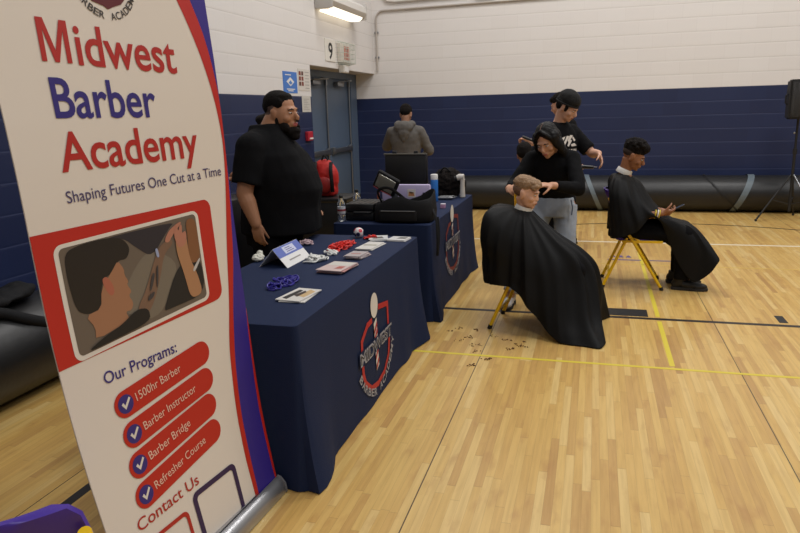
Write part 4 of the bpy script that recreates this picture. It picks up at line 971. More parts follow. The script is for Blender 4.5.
# the teenager
def teen():
    L = V((.36, 6.37, 0)); R = fr(L, 0); P = lambda x, y, z: R @ V((x, y, z)); D = lambda *q: R.to_3x3() @ V(q)
    t = thing('person', 'teenager with curly hair in a black cape sitting at right, looking down at a phone', 'person', L, -PI/2)
    sk = SK('brown', (146, 98, 70)); Hm = fr(V((.335, 6.35, 1.165)), math.radians(-6), -.45)
    bm = B(); head(bm, Hm, .98); cone(bm, P(0, -.10, .98), Hm @ V((0, -.03, -.03)), .052, .050, 16)
    torso(bm, R, [(.46, .14, .11, -.06), (.60, .13, .10, -.07), (.78, .145, .10, -.085), (.92, .145, .095, -.09), (1.0, .07, .06, -.09)])
    arm(bm, P(.15, -.09, .90), P(.22, .0, .655), P(.215, .22, .69), 1.0, .92); arm(bm, P(-.15, -.09, .90), P(-.20, .02, .66), P(-.02, .24, .68), 1.0, .92)
    hand(bm, P(.215, .22, .69), D(-.35, 1, .05), D(-.6, 0, .6), D(-.4, 0, .9), .98, .8); hand(bm, P(-.02, .24, .68), D(.45, .8, 0), D(.3, 0, .9), D(.6, .3, .6), .98, .7)
    for s in (-1, 1): limb(bm, P(s*.10, -.06, .50), P(s*.13, .42, .50), P(s*.12, .42, .11), .085, .06, .042); ell(bm, P(s*.12, .48, .06), (.05, .04, .03))
    remeshed('body', bm, [sk, mat('lips_brown', (120, 66, 58), .45)], t, .006, 3, paint=[(1, inell(Hm, (0, .10, -.061), (.020, .018, .008)))])
    face_parts(t, Hm, .98)
    bm = B(); rng = random.Random(5)
    for c, r in (((0, -.02, .068), (.084, .102, .080)), ((0, .045, .098), (.066, .058, .05))): ell(bm, c, r, Hm, 18, 12)
    for i in range(70):
        a = rng.uniform(0, 2*PI); e = rng.uniform(.15, 1.45); c = V((math.cos(a)*math.cos(e)*.082, -.01+math.sin(a)*math.cos(e)*.102, .068+math.sin(e)*.078)); ell(bm, c, rng.uniform(.014, .024), Hm, 8, 6)
    h = remeshed('hair', bm, M_hair, t, .005, 1, (.004, 70))
    bm = B(); ell(bm, (0, -.030, .030), (.0765, .081, .060), Hm, 20, 12); remeshed('faded_sides', bm, mat('fade_dark', (44, 30, 24), .8), h, .005, 2)
    bm = B(); torso(bm, R, [(.44, .155, .12, -.06), (.60, .145, .11, -.07), (.78, .155, .11, -.085), (.92, .155, .105, -.09), (.99, .08, .07, -.09)]); remeshed('shirt', bm, M_blk, t, .009, 3)
    bm = B(); torso(bm, R, [(.45, .17, .15, -.06), (.50, .18, .16, -.05), (.57, .16, .14, -.06)])
    for s in (-1, 1): sleeve(bm, [P(s*.10, -.08, .51), P(s*.13, .42, .50), P(s*.12, .43, .10)], [.10, .080, .075])
    remeshed('trousers', bm, M_blk2, t, .009, 3, (.004, 14))
    shoes(t, [(P(-.12, .44, 0), math.radians(4)), (P(.13, .46, 0), math.radians(-6))], M_shoe, M_sole, .006, 1.02)
    Cn = Matrix.Translation(P(0, -.095, 1.03)) @ R.to_3x3().to_4x4() @ Matrix.Rotation(-.42, 4, 'X'); collar(t, None, .062, Cn, M_strip)
    for k_, (y, m) in enumerate(((.165, mat('yellow_wristband', (214, 190, 60), .5)), (.185, M_white), (.198, mat('yellow_wristband', (214, 190, 60), .5)))):
        c = P(.225, y, .685); bm = B(); tube(bm, [c + D(math.cos(a)*.036, math.sin(a)*.006, math.sin(a)*.034) for a in [2*PI*i/24 for i in range(24)]], .0055, 6, True); link('wristband', bm, m, t)
    K = {0: [(.325, 6.36, 1.0), (.41, 6.36, .93), (.53, 6.37, .74), (.68, 6.38, .615), (.82, 6.38, .58), (.94, 6.36, .46), (1.0, 6.34, .30)],
         35: [(.315, 6.40, 1.005), (.40, 6.47, .94), (.52, 6.52, .76), (.68, 6.53, .61), (.82, 6.55, .565), (.92, 6.55, .42), (.95, 6.56, .20)],
         75: [(.285, 6.425, 1.01), (.29, 6.55, .95), (.32, 6.63, .78), (.38, 6.66, .64), (.42, 6.68, .56), (.45, 6.69, .50), (.47, 6.70, .44)],
         120: [(.23, 6.425, 1.015), (.19, 6.53, .985), (.165, 6.62, .87), (.165, 6.63, .73), (.165, 6.63, .62), (.165, 6.62, .54), (.165, 6.62, .47)],
         180: [(.20, 6.37, 1.02), (.15, 6.37, 1.00), (.125, 6.37, .93), (.150, 6.37, .80), (.165, 6.37, .68), (.175, 6.37, .57), (.18, 6.37, .49)],
         235: [(.225, 6.325, 1.015), (.18, 6.22, .985), (.155, 6.13, .88), (.165, 6.10, .74), (.175, 6.09, .64), (.18, 6.09, .56), (.185, 6.09, .47)],
         268: [(.265, 6.31, 1.01), (.26, 6.17, .97), (.28, 6.08, .84), (.32, 6.05, .70), (.345, 6.04, .62), (.36, 6.04, .57), (.37, 6.04, .54)],
         295: [(.30, 6.32, 1.005), (.34, 6.24, .94), (.40, 6.15, .80), (.46, 6.11, .72), (.50, 6.10, .68), (.53, 6.12, .655), (.55, 6.15, .64)],
         318: [(.31, 6.335, 1.003), (.38, 6.28, .93), (.50, 6.23, .75), (.62, 6.20, .63), (.76, 6.19, .585), (.88, 6.16, .38), (.84, 6.15, .10)],
         342: [(.32, 6.345, 1.0), (.40, 6.31, .93), (.53, 6.28, .74), (.68, 6.26, .60), (.84, 6.23, .575), (.96, 6.18, .44), (1.07, 6.13, .28)]}
    cape(t, K, M_cape, fold=.016, nf=12, seed=2.7)
    p = thing('mobile_phone', 'dark mobile phone in the seated teenager\'s hands', 'phone', (.70, 6.23, .71))
    Rm = Matrix.Rotation(math.radians(-8), 3, 'Z') @ Matrix.Rotation(math.radians(-28), 3, 'Y')
    bm = B(); box(bm, (.70, 6.23, .725), (.145, .07, .008), Rm, .003); link('phone_body', bm, mat('phone_case', (44, 46, 54), .35), p)
    bm = B(); box(bm, V((.70, 6.23, .725)) + Rm @ V((0, 0, .0045)), (.135, .062, .001), Rm); link('phone_screen', bm, mat('phone_glass', (70, 80, 96), .15), p)
teen()

# the third customer, half hidden
def client():
    L = V((-.56, 7.33, 0)); yw = math.radians(88); R = fr(L, yw); P = lambda x, y, z: R @ V((x, y, z)); D = lambda *q: R.to_3x3() @ V(q)
    t = thing('person', 'dark-haired person seated in a black cape, half hidden behind the bending barber', 'person', L, yw-PI/2)
    sk = SK('tan3', (150, 106, 82)); Hm = fr(P(-.15, .0, 1.12), yw, -.1)
    bm = B(); head(bm, Hm, .95); cone(bm, P(-.05, -.06, .97), Hm @ V((0, -.03, -.03)), .052, .050, 16)
    torso(bm, R, [(.46, .15, .12, -.06), (.60, .14, .11, -.07), (.92, .16, .11, -.07), (1.0, .07, .06, -.06)])
    for s in (-1, 1): arm(bm, P(s*.16, -.06, .92), P(s*.20, .03, .68), P(s*.1, .22, .62)); hand(bm, P(s*.1, .22, .62), D(0, 1, 0), D(0, 0, -1), D(-s, 0, 0), 1, .4); limb(bm, P(s*.10, -.04, .50), P(s*.12, .40, .50), P(s*.12, .40, .11), .08, .06, .042); ell(bm, P(s*.12, .46, .05), (.05, .04, .03))
    remeshed('body', bm, [sk, M_lip], t, .009, 3); face_parts(t, Hm, .95); short_hair(t, Hm)
    bm = B(); torso(bm, R, [(.46, .17, .14, -.06), (.60, .16, .13, -.07), (.90, .18, .13, -.07), (.99, .08, .075, -.06)])
    for s in (-1, 1): sleeve(bm, [P(s*.15, -.06, .92), P(s*.20, .03, .70)], [.075, .06])
    remeshed('shirt', bm, M_blk, t, .009, 4)
    bm = B()
    for s in (-1, 1): sleeve(bm, [P(s*.10, -.06, .50), P(s*.12, .40, .50), P(s*.12, .40, .10)], [.09, .075, .07])
    remeshed('trousers', bm, M_blk2, t, .010, 3); shoes(t, [(P(s*.12, .42, 0), yw) for s in (-1, 1)], M_shoe, M_sole, .009)
    K = {}
    for a in range(0, 360, 45):
        c, s = math.cos(math.radians(a)), math.sin(math.radians(a)); f = max(0, c)
        K[a] = [P(q[0], q[1], q[2]) for q in [(-s*.06, -.05+c*.065, 1.0), (-s*.15, -.05+c*.14, .985), (-s*.22, -.04+c*(.19+.06*f), .86-.04*f), (-s*.24, -.03+c*(.2+.22*f), .66-.04*f), (-s*.25, -.02+c*(.2+.36*f), .55-.1*f), (-s*.25, -.02+c*(.2+.34*f), .45-.12*f)]]
    cape(t, K, M_cape, nth=48, sub=3, fold=.01, nf=7, seed=3)
client()
clipper('hair_clippers', 'black hair clippers in the beanie wearer\'s lower hand', (-.06, 6.22, 1.085), (1, -.1, -.05), (0, 0, 1))
clipper('hair_clippers', 'black hair clippers in the outstretched hand over the half-hidden customer', (-.68, 7.58, 1.27), (.9, -.1, -.35), (0, 0, 1))

# ------------------------------------------------------------------ things on the near table
Z1, Z2 = .7505, .7605
rg = random.Random(11)
def tangle(name, label, cat, c, r, m, n, ring=.033, tr=.0042, zs=.028):
    bm = B()
    for i in range(n):
        a = rg.uniform(0, 2*PI); d = rg.uniform(0, 1)**.6; p = V((c[0]+math.cos(a)*r[0]*d, c[1]+math.sin(a)*r[1]*d, Z1+.008+zs*(1-d)*rg.uniform(.2, 1)))
        R = Matrix.Rotation(rg.uniform(0, 6), 3, 'Z') @ Matrix.Rotation(rg.uniform(-.5, .5), 3, 'X') @ Matrix.Rotation(rg.uniform(-.35, .35), 3, 'Y')
        rr = ring*rg.uniform(.8, 1.15); q = rg.uniform(.55, 1)
        pts = [p + R @ V((math.cos(t)*rr, math.sin(t)*rr*q, .004*math.sin(3*t+i))) for t in [2*PI*k/18 for k in range(18)]]
        for v in pts: v.z = max(v.z, Z1+tr)
        tube(bm, pts, tr, 6, True)
    return tag(link(name, bm, m), label, cat, kind='stuff')
tangle('wristbands', 'tangled pile of blue silicone wristbands in front of the tent card', 'wristbands', (-1.53, 3.11), (.035, .13), mat('band_blue', (34, 26, 132), .4), 26)
tangle('wristbands', 'pile of bright red silicone wristbands in the middle of the near table', 'wristbands', (-1.56, 4.06), (.06, .15), mat('band_red', (214, 34, 24), .4), 36)
tangle('wristbands', 'coil of white silicone wristbands beside the tent card', 'wristbands', (-1.58, 3.66), (.04, .07), mat('band_white', (222, 222, 218), .45), 22)
tangle('wristbands', 'small clump of white wristbands behind the larger white coil', 'wristbands', (-1.56, 3.86), (.03, .035), mat('band_white', (222, 222, 218), .45), 9, .024)
tangle('wristbands', 'small clump of red wristbands right of the striped ball', 'wristbands', (-1.46, 4.37), (.035, .03), mat('band_red', (214, 34, 24), .4), 7, .024)
tangle('wristbands', 'small clump of pale pink wristbands by the far left table edge', 'wristbands', (-1.84, 4.13), (.03, .06), mat('band_pink', (190, 164, 170), .5), 11, .028)
t = thing('tent_card', 'white and blue folded tent card standing on the near table', 'sign', (-1.75, 3.61, Z1))
y0, y1 = 3.45, 3.78; fx, rx, bx, hz = -1.665, -1.755, -1.845, .105
bm = B()
loft(bm, [[V((fx, y, Z1)), V((rx, y, Z1+hz)), V((bx, y, Z1)), V((bx+.003, y, Z1)), V((rx, y, Z1+hz-.004)), V((fx-.003, y, Z1))] for y in (y0, y1)]); bmesh.ops.recalc_face_normals(bm, faces=bm.faces); link('folded_card', bm, M_white, t, smooth=False)
cf = lambda off: (lambda s, z: V((fx+(rx-fx)*z, y0+(y1-y0)*s, Z1+hz*z)) + V((.76, 0, .65))*off)
bm = B(); poly_map(bm, [(0, .5), (1, .5), (1, .99), (0, .99)], cf(.0008)); link('blue_band', bm, mat('card_blue', (86, 104, 178), .5), t, smooth=False)
bm = B(); poly_map(bm, [(.3, .58), (.75, .58), (.75, .92), (.3, .92)], cf(.0014)); link('band_label', bm, mat('card_pale', (196, 200, 222), .5), t, smooth=False)
for k_ in range(3): bm = B(); poly_map(bm, [(.38, .64+k_*.09), (.67-.04*k_, .64+k_*.09), (.67-.04*k_, .67+k_*.09), (.38, .67+k_*.09)], cf(.002)); link('band_line', bm, M_bn, t, smooth=False)
bm = B(); poly_map(bm, [(.25, .24), (.72, .24), (.72, .30), (.25, .30)], cf(.0014)); link('card_line', bm, mat('notice_grey', (150, 145, 140), .6), t, smooth=False)
def stack(label, c, sx, sy, n, rot, cols, group='cards and flyers on the near table', name='card_stack'):
    t = thing(name, label, 'cards', (c[0], c[1], Z1), group=group)
    for i in range(n):
        a = rot + rg.uniform(-.12, .12); R = Matrix.Rotation(a, 3, 'Z'); q = V((c[0]+rg.uniform(-.008, .008), c[1]+rg.uniform(-.012, .012), Z1+.0035+i*.006))
        bm = B(); box(bm, q, (sx, sy, .005), R, .0008, 1); link('card', bm, mat('card_%d' % cols[i % len(cols)][0], cols[i % len(cols)], .5), t, smooth=False)
    F = lambda s, z: q + R @ V((s*sx, z*sy, .0029)); F2 = lambda s, z: q + R @ V((s*sx, z*sy, .0034))
    return t, F, F2
t, F, F2 = stack('nearest pair of white flyers with black and tan print, close to the banner', (-1.34, 2.90), .13, .22, 2, -.05, [(206, 202, 196)])
bm = B(); poly_map(bm, [(-.35, -.35), (-.1, -.42), (-.1, .3), (-.3, .35)], F); link('dark_print', bm, mat('ink_black', (36, 32, 32), .5), t, smooth=False)
bm = B(); poly_map(bm, [(.05, -.1), (.4, -.2), (.42, .3), (.1, .42)], F); link('tan_print', bm, mat('ink_tan', (196, 166, 120), .5), t, smooth=False)
bm = B(); poly_map(bm, [(-.1, -.1), (.12, -.2), (.14, .2), (-.02, .3)], F2); link('photo_print', bm, mat('ink_brown', (60, 44, 38), .5), t, smooth=False)
t, F, F2 = stack('thick stack of pink edged cards right of the white wristbands', (-1.36, 3.46), .15, .22, 4, -.08, [(184, 132, 128), (198, 176, 172)])
bm = B(); poly_map(bm, [(-.45, .05), (.45, .1), (.45, .46), (-.45, .46)], F); link('pale_print', bm, mat('ink_pale', (198, 194, 186), .5), t, smooth=False)
bm = B(); poly_map(bm, [(.1, -.3), (.38, -.25), (.36, .0), (.12, -.02)], F2); link('red_print', bm, mat('ink_red', (170, 84, 74), .5), t, smooth=False)
t, F, F2 = stack('small stack of pale cards just beyond the pink edged cards', (-1.36, 3.79), .10, .15, 4, -.1, [(190, 172, 170), (170, 160, 160)])
bm = B(); poly_map(bm, [(-.3, -.1), (.3, -.05), (.3, .05), (-.3, .0)], F); link('line_print', bm, mat('ink_red', (170, 84, 74), .5), t, smooth=False)
t, F, F2 = stack('single white flyer with grey stripe, third from the far table edge', (-1.38, 4.10), .11, .24, 2, -.1, [(206, 206, 198)])
bm = B(); poly_map(bm, [(-.4, -.05), (.4, .0), (.4, .1), (-.4, .05)], F); link('stripe_print', bm, mat('ink_olive', (120, 116, 88), .5), t, smooth=False)
t, F, F2 = stack('white flyer at the far end of the near table, left one of two', (-1.41, 4.38), .13, .15, 2, .3, [(200, 200, 198)])
bm = B(); poly_map(bm, [(-.3, -.3), (.3, -.3), (.2, .2), (-.2, .1)], F); link('dark_print', bm, mat('ink_grey', (90, 88, 84), .5), t, smooth=False)
t, F, F2 = stack('white flyer at the far right corner of the near table', (-1.26, 4.36), .13, .13, 2, -.2, [(204, 202, 200)])
bm = B(); poly_map(bm, [(-.1, -.1), (.4, -.1), (.4, .35), (0, .3)], F); link('dark_print', bm, mat('ink_grey', (90, 88, 84), .5), t, smooth=False)
# ball
t = thing('ball', 'small red, white and navy ball at the far end of the near table', 'ball', (-1.57, 4.42, Z1))
bm = B(); ell(bm, (-1.57, 4.42, Z1+.036), .036, None, 24, 16); link('ball_shell', bm, mat('ball_white', (220, 216, 214), .4), t)
for q, m in (((.6, -.6, .5), 'red'), ((-.7, -.3, .6), 'red'), ((.2, -.95, -.2), 'navy'), ((-.5, -.7, -.3), 'navy'), ((.9, .1, 0), 'navy'), ((0, .2, 1), 'red')):
    d = V(q).normalized(); a, b = ring_basis(d); c = V((-1.57, 4.42, Z1+.036)); bm = B()
    ce = bm.verts.new(c+d*.0375); rim = [bm.verts.new(c + (d*.92+a*math.cos(x)*.38+b*math.sin(x)*.38).normalized()*.0372) for x in [2*PI*k/12 for k in range(12)]]
    for k in range(12): bm.faces.new((ce, rim[k], rim[(k+1) % 12]))
    link('ball_panel', bm, mat('ball_'+m, (196, 40, 62) if m == 'red' else (30, 30, 70), .4), t)
# crumpled tissue
bm = B(); ell(bm, (-1.925, 3.60, Z1+.022), (.032, .045, .022), None, 24, 16); ell(bm, (-1.93, 3.63, Z1+.04), (.018, .02, .022), None, 16, 10)
for v in bm.verts: v.co += v.co.normalized()*0 + V((1, 1, 1))*0 + (v.co-V((-1.925, 3.60, Z1+.02))).normalized()*.010*noise.noise(v.co*70); v.co.z = max(v.co.z, Z1)
tag(link('crumpled_tissue', bm, mat('tissue', (204, 202, 190), .8), smooth=False), 'crumpled off-white tissue at the left edge of the near table', 'tissue')

# ------------------------------------------------------------------ things on the far table
M_bag = mat('black_bag_fabric', (22, 22, 24), .75, spec=.25, bump=.3, bscale=260); M_case = mat('black_case', (20, 20, 21), .4)
def bottle(label, x, y):
    t = thing('water_bottle', label, 'bottle', (x, y, Z2), group='water bottles on the far table')
    gl = mat('clear_plastic', (222, 230, 236), .06, trans=.92)
    bm = B(); lathe(bm, (x, y, Z2), [(.026, 0), (.032, .006), (.032, .05), (.030, .055), (.032, .06), (.032, .13), (.030, .145), (.018, .175), (.013, .185), (.013, .20)], 24); link('bottle_body', bm, gl, t)
    bm = B(); lathe(bm, (x, y, Z2), [(.0325, .065), (.0327, .066), (.0327, .118), (.0325, .119)], 24); link('bottle_label', bm, mat('label_pale', (176, 178, 184), .5), t)
    bm = B(); lathe(bm, (x, y, Z2), [(.0335, .085), (.0336, .086), (.0336, .10), (.0335, .101)], 24); link('label_stripe', bm, mat('label_red', (120, 40, 48), .5), t)
    bm = B(); lathe(bm, (x, y, Z2), [(.0145, .188), (.016, .19), (.016, .207), (.014, .21)], 20); link('bottle_cap', bm, M_dark, t)
bottle('clear water bottle with black cap standing nearest at the left table corner', -1.925, 5.03); bottle('clear water bottle with black cap behind the nearer bottle', -1.93, 5.42)
t = thing('hard_case', 'low ribbed black hard case right of the water bottles', 'case', (-1.68, 5.2, Z2))
bm = B(); box(bm, (-1.79, 5.22, Z2+.035), (.24, .30, .07), bev=.012); link('case_base', bm, M_case, t)
bm = B(); box(bm, (-1.79, 5.22, Z2+.105), (.24, .30, .066), bev=.014)
for k in range(5): box(bm, (-1.88+k*.045, 5.22, Z2+.137), (.02, .26, .008), bev=.002)
link('case_lid', bm, M_case, t)
bm = B(); tube(bm, [(-1.83, 5.072, Z2+.07), (-1.825, 5.047, Z2+.07), (-1.69, 5.047, Z2+.07), (-1.685, 5.072, Z2+.07)], .009, 8); link('case_handle', bm, M_dark, t)
# open tool bag
t = thing('tool_bag', 'large open black tool bag sagging over the far table\'s near edge', 'bag', (-1.42, 5.12, Z2))
bm = B(); rs = []
n = 36
for z, kx, ky in ((0, .94, .92), (.012, 1, 1), (.06, 1.03, 1.04), (.13, 1.0, 1.0), (.175, .96, .93), (.182, .93, .88), (.15, .90, .80), (.05, .88, .78)):
    ring = []
    for i in range(n):
        a = 2*PI*i/n; x = math.copysign(abs(math.cos(a))**.45, math.cos(a))*.235*kx; y = math.copysign(abs(math.sin(a))**.45, math.sin(a))*.135*ky
        w_ = 1+.035*noise.noise(V((x*9, y*9, z*14))); sag = (.05*noise.noise(V((x*5, y*5, 2)))+.03*(x/.235)) * (z/.15)
        ring.append(V((-1.42+x*w_, 5.12+y*w_, Z2+.001+max(0, z+sag))))
    rs.append(ring)
loft(bm, rs); bmesh.ops.recalc_face_normals(bm, faces=bm.faces); bg = link('bag_body', bm, M_bag, t)
bm = B(); box(bm, (-1.44, 4.968, Z2+.06), (.30, .03, .085), bev=.012); link('front_pocket', bm, M_bag, t)
bm = B(); tube(bm, [(-1.57, 4.95, Z2+.10), (-1.30, 4.95, Z2+.10)], .003, 6); link('pocket_zip', bm, M_steel, t)
bm = B(); tube(bm, spline([(-1.60, 5.10, Z2+.13), (-1.62, 5.05, Z2+.24), (-1.52, 5.02, Z2+.27), (-1.40, 5.02, Z2+.19), (-1.34, 5.04, Z2+.13)], 6), .012, 8, flat=.4); link('bag_handle', bm, M_bag, t)
bm = B(); tube(bm, spline([(-1.20, 5.08, Z2+.12), (-1.155, 5.04, Z2+.04), (-1.14, 5.02, Z2-.12), (-1.15, 5.05, Z2-.26), (-1.148, 5.10, Z2-.10), (-1.165, 5.14, Z2+.03)], 6), .011, 8, flat=.35); link('hanging_strap', bm, M_bag, t)
bm = B(); M = Matrix.Translation((-1.60, 5.22, Z2+.285)) @ Matrix.Rotation(.5, 4, 'Y') @ Matrix.Rotation(.25, 4, 'X')
box(bm, (0, 0, 0), (.20, .045, .16), None, .018); bmesh.ops.transform(bm, matrix=M, verts=bm.verts); fl_ = link('raised_flap', bm, M_bag, t)
bm = B(); box(bm, (0, 0, 0), (.155, .008, .115), None, .004); bmesh.ops.subdivide_edges(bm, edges=bm.edges, cuts=4, use_grid_fill=True)
for v in bm.verts: v.co.y += .004*noise.noise(v.co*50)
bmesh.ops.transform(bm, matrix=M @ Matrix.Translation((0, -.030, .004)), verts=bm.verts); link('clear_pouch', bm, mat('crinkled_clear_vinyl', (146, 144, 134), .2, metal=.25), fl_)
bm = B(); tube(bm, [M @ V(p) for p in ((-.08, -.036, -.06), (0, -.038, -.064), (.08, -.036, -.06))], .004, 6); link('red_zip', bm, mat('zip_red', (136, 30, 34), .5), fl_)
# things tucked behind
t = thing('lavender_case', 'lavender plastic case with a square sticker standing behind the tool bag', 'case', (-1.66, 6.02, Z2))
bm = B(); box(bm, (-1.655, 6.02, Z2+.095), (.46, .05, .19), bev=.015); link('case_shell', bm, mat('lavender_plastic', (184, 172, 206), .4), t)
bm = B(); box(bm, (-1.60, 5.9935, Z2+.11), (.075, .003, .075)); s_ = link('square_sticker', bm, mat('sticker_white', (214, 206, 200), .5), t)
bm = B(); poly_map(bm, [(-1.63, Z2+.085), (-1.57, Z2+.085), (-1.58, Z2+.12), (-1.60, Z2+.105), (-1.625, Z2+.125)], lambda s, z: V((s, 5.9915, z))); link('sticker_print', bm, mat('sticker_orange', (190, 130, 84), .5), s_, smooth=False)
bm = B(); box(bm, (-1.475, 5.993, Z2+.075), (.04, .006, .085), bev=.002); link('dark_grip', bm, mat('dark_purple_grip', (40, 34, 66), .5), t)
t = thing('spray_can', 'tall blue spray can with white cap beside the lavender case', 'spray can', (-1.45, 6.28, Z2))
bm = B(); lathe(bm, (-1.45, 6.28, Z2), [(.033, 0), (.036, .004), (.036, .20), (.033, .207)], 28); link('can_body', bm, mat('can_blue', (44, 112, 190), .3), t)
bm = B(); lathe(bm, (-1.45, 6.28, Z2), [(.034, .207), (.0345, .21), (.0345, .25), (.031, .257)], 28); link('can_cap', bm, M_white, t)
t = thing('massage_gun', 'white handheld device with a black round end, right end of the far table', 'device', (-1.24, 6.58, Z2))
bm = B(); lathe(bm, (-1.235, 6.58, Z2), [(.022, 0), (.027, .005), (.024, .08), (.022, .15), (.026, .18)], 20); tube(bm, [(-1.29, 6.58, Z2+.19), (-1.265, 6.58, Z2+.20), (-1.22, 6.58, Z2+.20)], [.026, .032, .030], 16); link('device_body', bm, mat('device_shell_white', (204, 200, 194), .3), t)
bm = B(); cone(bm, (-1.29, 6.575, Z2+.19), (-1.315, 6.57, Z2+.185), .026, .022, 20); link('device_end', bm, M_dark, t)
clipper('hair_clippers', 'silver and black hair clippers lying at the table end', (-1.36, 6.38, Z2+.018), (1, .1, 0), (0, 0, 1), mat('clipper_silver', (120, 120, 122), .3, metal=.6))
clipper('hair_clippers', 'dark hair clippers lying behind the silver ones', (-1.36, 6.47, Z2+.018), (1, .25, 0), (0, 0, 1))
t = thing('small_box', 'tiny pink and white box on the right edge of the far table', 'box', (-1.27, 5.83, Z2))
bm = B(); box(bm, (-1.27, 5.83, Z2+.018), (.04, .045, .036), bev=.003); link('box_body', bm, mat('box_pink', (186, 140, 172), .5), t)
bm = B(); box(bm, (-1.27, 5.83, Z2+.037), (.042, .047, .006), bev=.002); link('box_lid', bm, mat('box_pale', (206, 196, 206), .5), t)
t = thing('powder_brush', 'neck duster brush with orange handle and white bristles behind the hard case', 'brush', (-1.80, 5.62, Z2))
bm = B(); lathe(bm, (-1.80, 5.62, Z2), [(.026, 0), (.032, .012), (.030, .035), (.016, .05)], 20); link('bristles', bm, mat('bristle_white', (206, 192, 180), .9), t)
bm = B(); lathe(bm, (-1.80, 5.62, Z2), [(.014, .05), (.016, .06), (.010, .085), (.013, .13), (.009, .16)], 16); link('brush_handle', bm, mat('brush_orange', (146, 72, 40), .4), t)
t = thing('chrome_sprayer', 'small chrome spray bottle standing behind the tool bag', 'spray bottle', (-1.72, 5.86, Z2))
bm = B(); lathe(bm, (-1.72, 5.86, Z2), [(.026, 0), (.03, .01), (.03, .12), (.012, .16), (.012, .18)], 20); link('bottle_body', bm, mat('dark_bottle', (40, 42, 46), .25), t)
bm = B(); lathe(bm, (-1.72, 5.86, Z2), [(.013, .18), (.016, .185), (.016, .215), (.010, .22)], 16); cone(bm, (-1.72, 5.86, Z2+.205), (-1.70, 5.82, Z2+.205), .006, n=8); link('spray_head', bm, M_steel, t)
# upright open case
t = thing('open_case', 'big black case with a silver edge and two latches, its lid open upright', 'case', (-1.70, 6.42, Z2))
bm = B(); box(bm, (-1.77, 6.44, Z2+.06), (.32, .24, .12), bev=.01); link('case_base', bm, M_case, t)
bm = B(); box(bm, (-1.81, 6.61, Z2+.25), (.43, .08, .36), bev=.012); cl = link('case_lid', bm, M_case, t)
bm = B(); box(bm, (-1.81, 6.565, Z2+.430), (.44, .016, .016), bev=.003); link('silver_edge', bm, mat('dull_silver', (110, 108, 100), .4, metal=.5), cl)
for x in (-1.92, -1.70): bm = B(); box(bm, (x, 6.575, Z2+.445), (.04, .03, .03), bev=.004); link('case_latch', bm, M_dark, cl)
t = thing('fur_bag', 'fluffy dark brown bag slumped at the back of the far table', 'bag', (-1.42, 6.68, Z2))
bm = B(); ell(bm, (-1.40, 6.69, Z2+.15), (.16, .10, .135), None, 22, 14); ell(bm, (-1.34, 6.69, Z2+.12), (.12, .09, .10), None, 18, 12); box(bm, (-1.40, 6.69, Z2+.035), (.22, .14, .05))
remeshed('bag_body', bm, mat('dark_fur', (38, 34, 33), .95, spec=.1, bump=1, bscale=120), t, .007, 2, (.012, 28))
bm = B(); tube(bm, spline([(-1.47, 6.62, Z2+.24), (-1.42, 6.61, Z2+.29), (-1.36, 6.62, Z2+.25)], 6), .008, 8); link('bag_handle', bm, M_bag, t)

# ------------------------------------------------------------------ behind the people at left
t = thing('storage_trunk', 'tall black storage trunk on the floor below the red backpack', 'trunk', (-2.78, 6.85, 0))
bm = B(); box(bm, (-2.78, 6.85, .36), (.60, .45, .68), bev=.02); link('trunk_body', bm, M_case, t)
bm = B(); box(bm, (-2.78, 6.85, .71), (.62, .47, .05), bev=.012); link('trunk_lid', bm, M_case, t)
for x in (-3.0, -2.56): bm = B(); cone(bm, (x, 6.66, .03), (x+.03, 6.66, .03), .03, n=16); link('trunk_wheel', bm, M_dark, t)
t = thing('backpack', 'bright red backpack with black straps, in front of the grey blue doors', 'backpack', (-2.78, 6.80, .735))
M_red = mat('red_nylon', (184, 26, 20), .6, bump=.2, bscale=200)
bm = B(); ell(bm, (-2.78, 6.82, .93), (.155, .10, .20), None, 20, 14); box(bm, (-2.78, 6.82, .80), (.26, .17, .13), bev=.04); remeshed('pack_body', bm, M_red, t, .008, 4, (.008, 10))
bm = B(); ell(bm, (-2.76, 6.725, .86), (.10, .04, .09), None, 18, 12); link('front_pocket', bm, mat('dark_red_nylon', (140, 22, 20), .6), t)
for x in (-2.86, -2.68): bm = B(); tube(bm, spline([(x, 6.76, 1.10), (x+.02, 6.69, 1.02), (x+.03, 6.68, .90), (x+.02, 6.72, .79)], 6), .020, 8, flat=.35); link('shoulder_strap', bm, M_bag, t)
bm = B(); tube(bm, spline([(-2.80, 6.80, 1.12), (-2.77, 6.79, 1.17), (-2.73, 6.80, 1.12)], 6), .008, 8); link('top_loop', bm, M_bag, t)
t = thing('equipment_case', 'black equipment case with metal corners standing between the banner and the bearded person', 'case', (-2.86, 4.55, 0))
bm = B(); box(bm, (-2.80, 4.62, .52), (.46, .50, .96), bev=.015); link('case_body', bm, M_case, t)
for z in (.06, .98):
    for x in (-3.02, -2.58): bm = B(); box(bm, (x, 4.38, z), (.06, .03, .06), bev=.008); link('metal_corner', bm, M_steel, t)
bm = B(); tube(bm, [(-2.88, 4.365, .78), (-2.88, 4.335, .78), (-2.72, 4.335, .78), (-2.72, 4.365, .78)], .009, 8); link('case_handle', bm, M_steel, t)
for x in (-2.98, -2.62): bm = B(); box(bm, (x, 4.62, .02), (.05, .10, .04), bev=.01); link('case_foot', bm, M_dark, t)
t = thing('black_jacket', 'black jacket lying on top of the rolled mat by the left wall', 'jacket', (-3.33, 2.9, .57))
bm = B(); ell(bm, (-3.33, 2.9, .615), (.16, .38, .04), None, 22, 12); ell(bm, (-3.30, 3.1, .63), (.10, .16, .04), None, 16, 10); ell(bm, (-3.35, 2.65, .625), (.12, .15, .04), None, 16, 10)
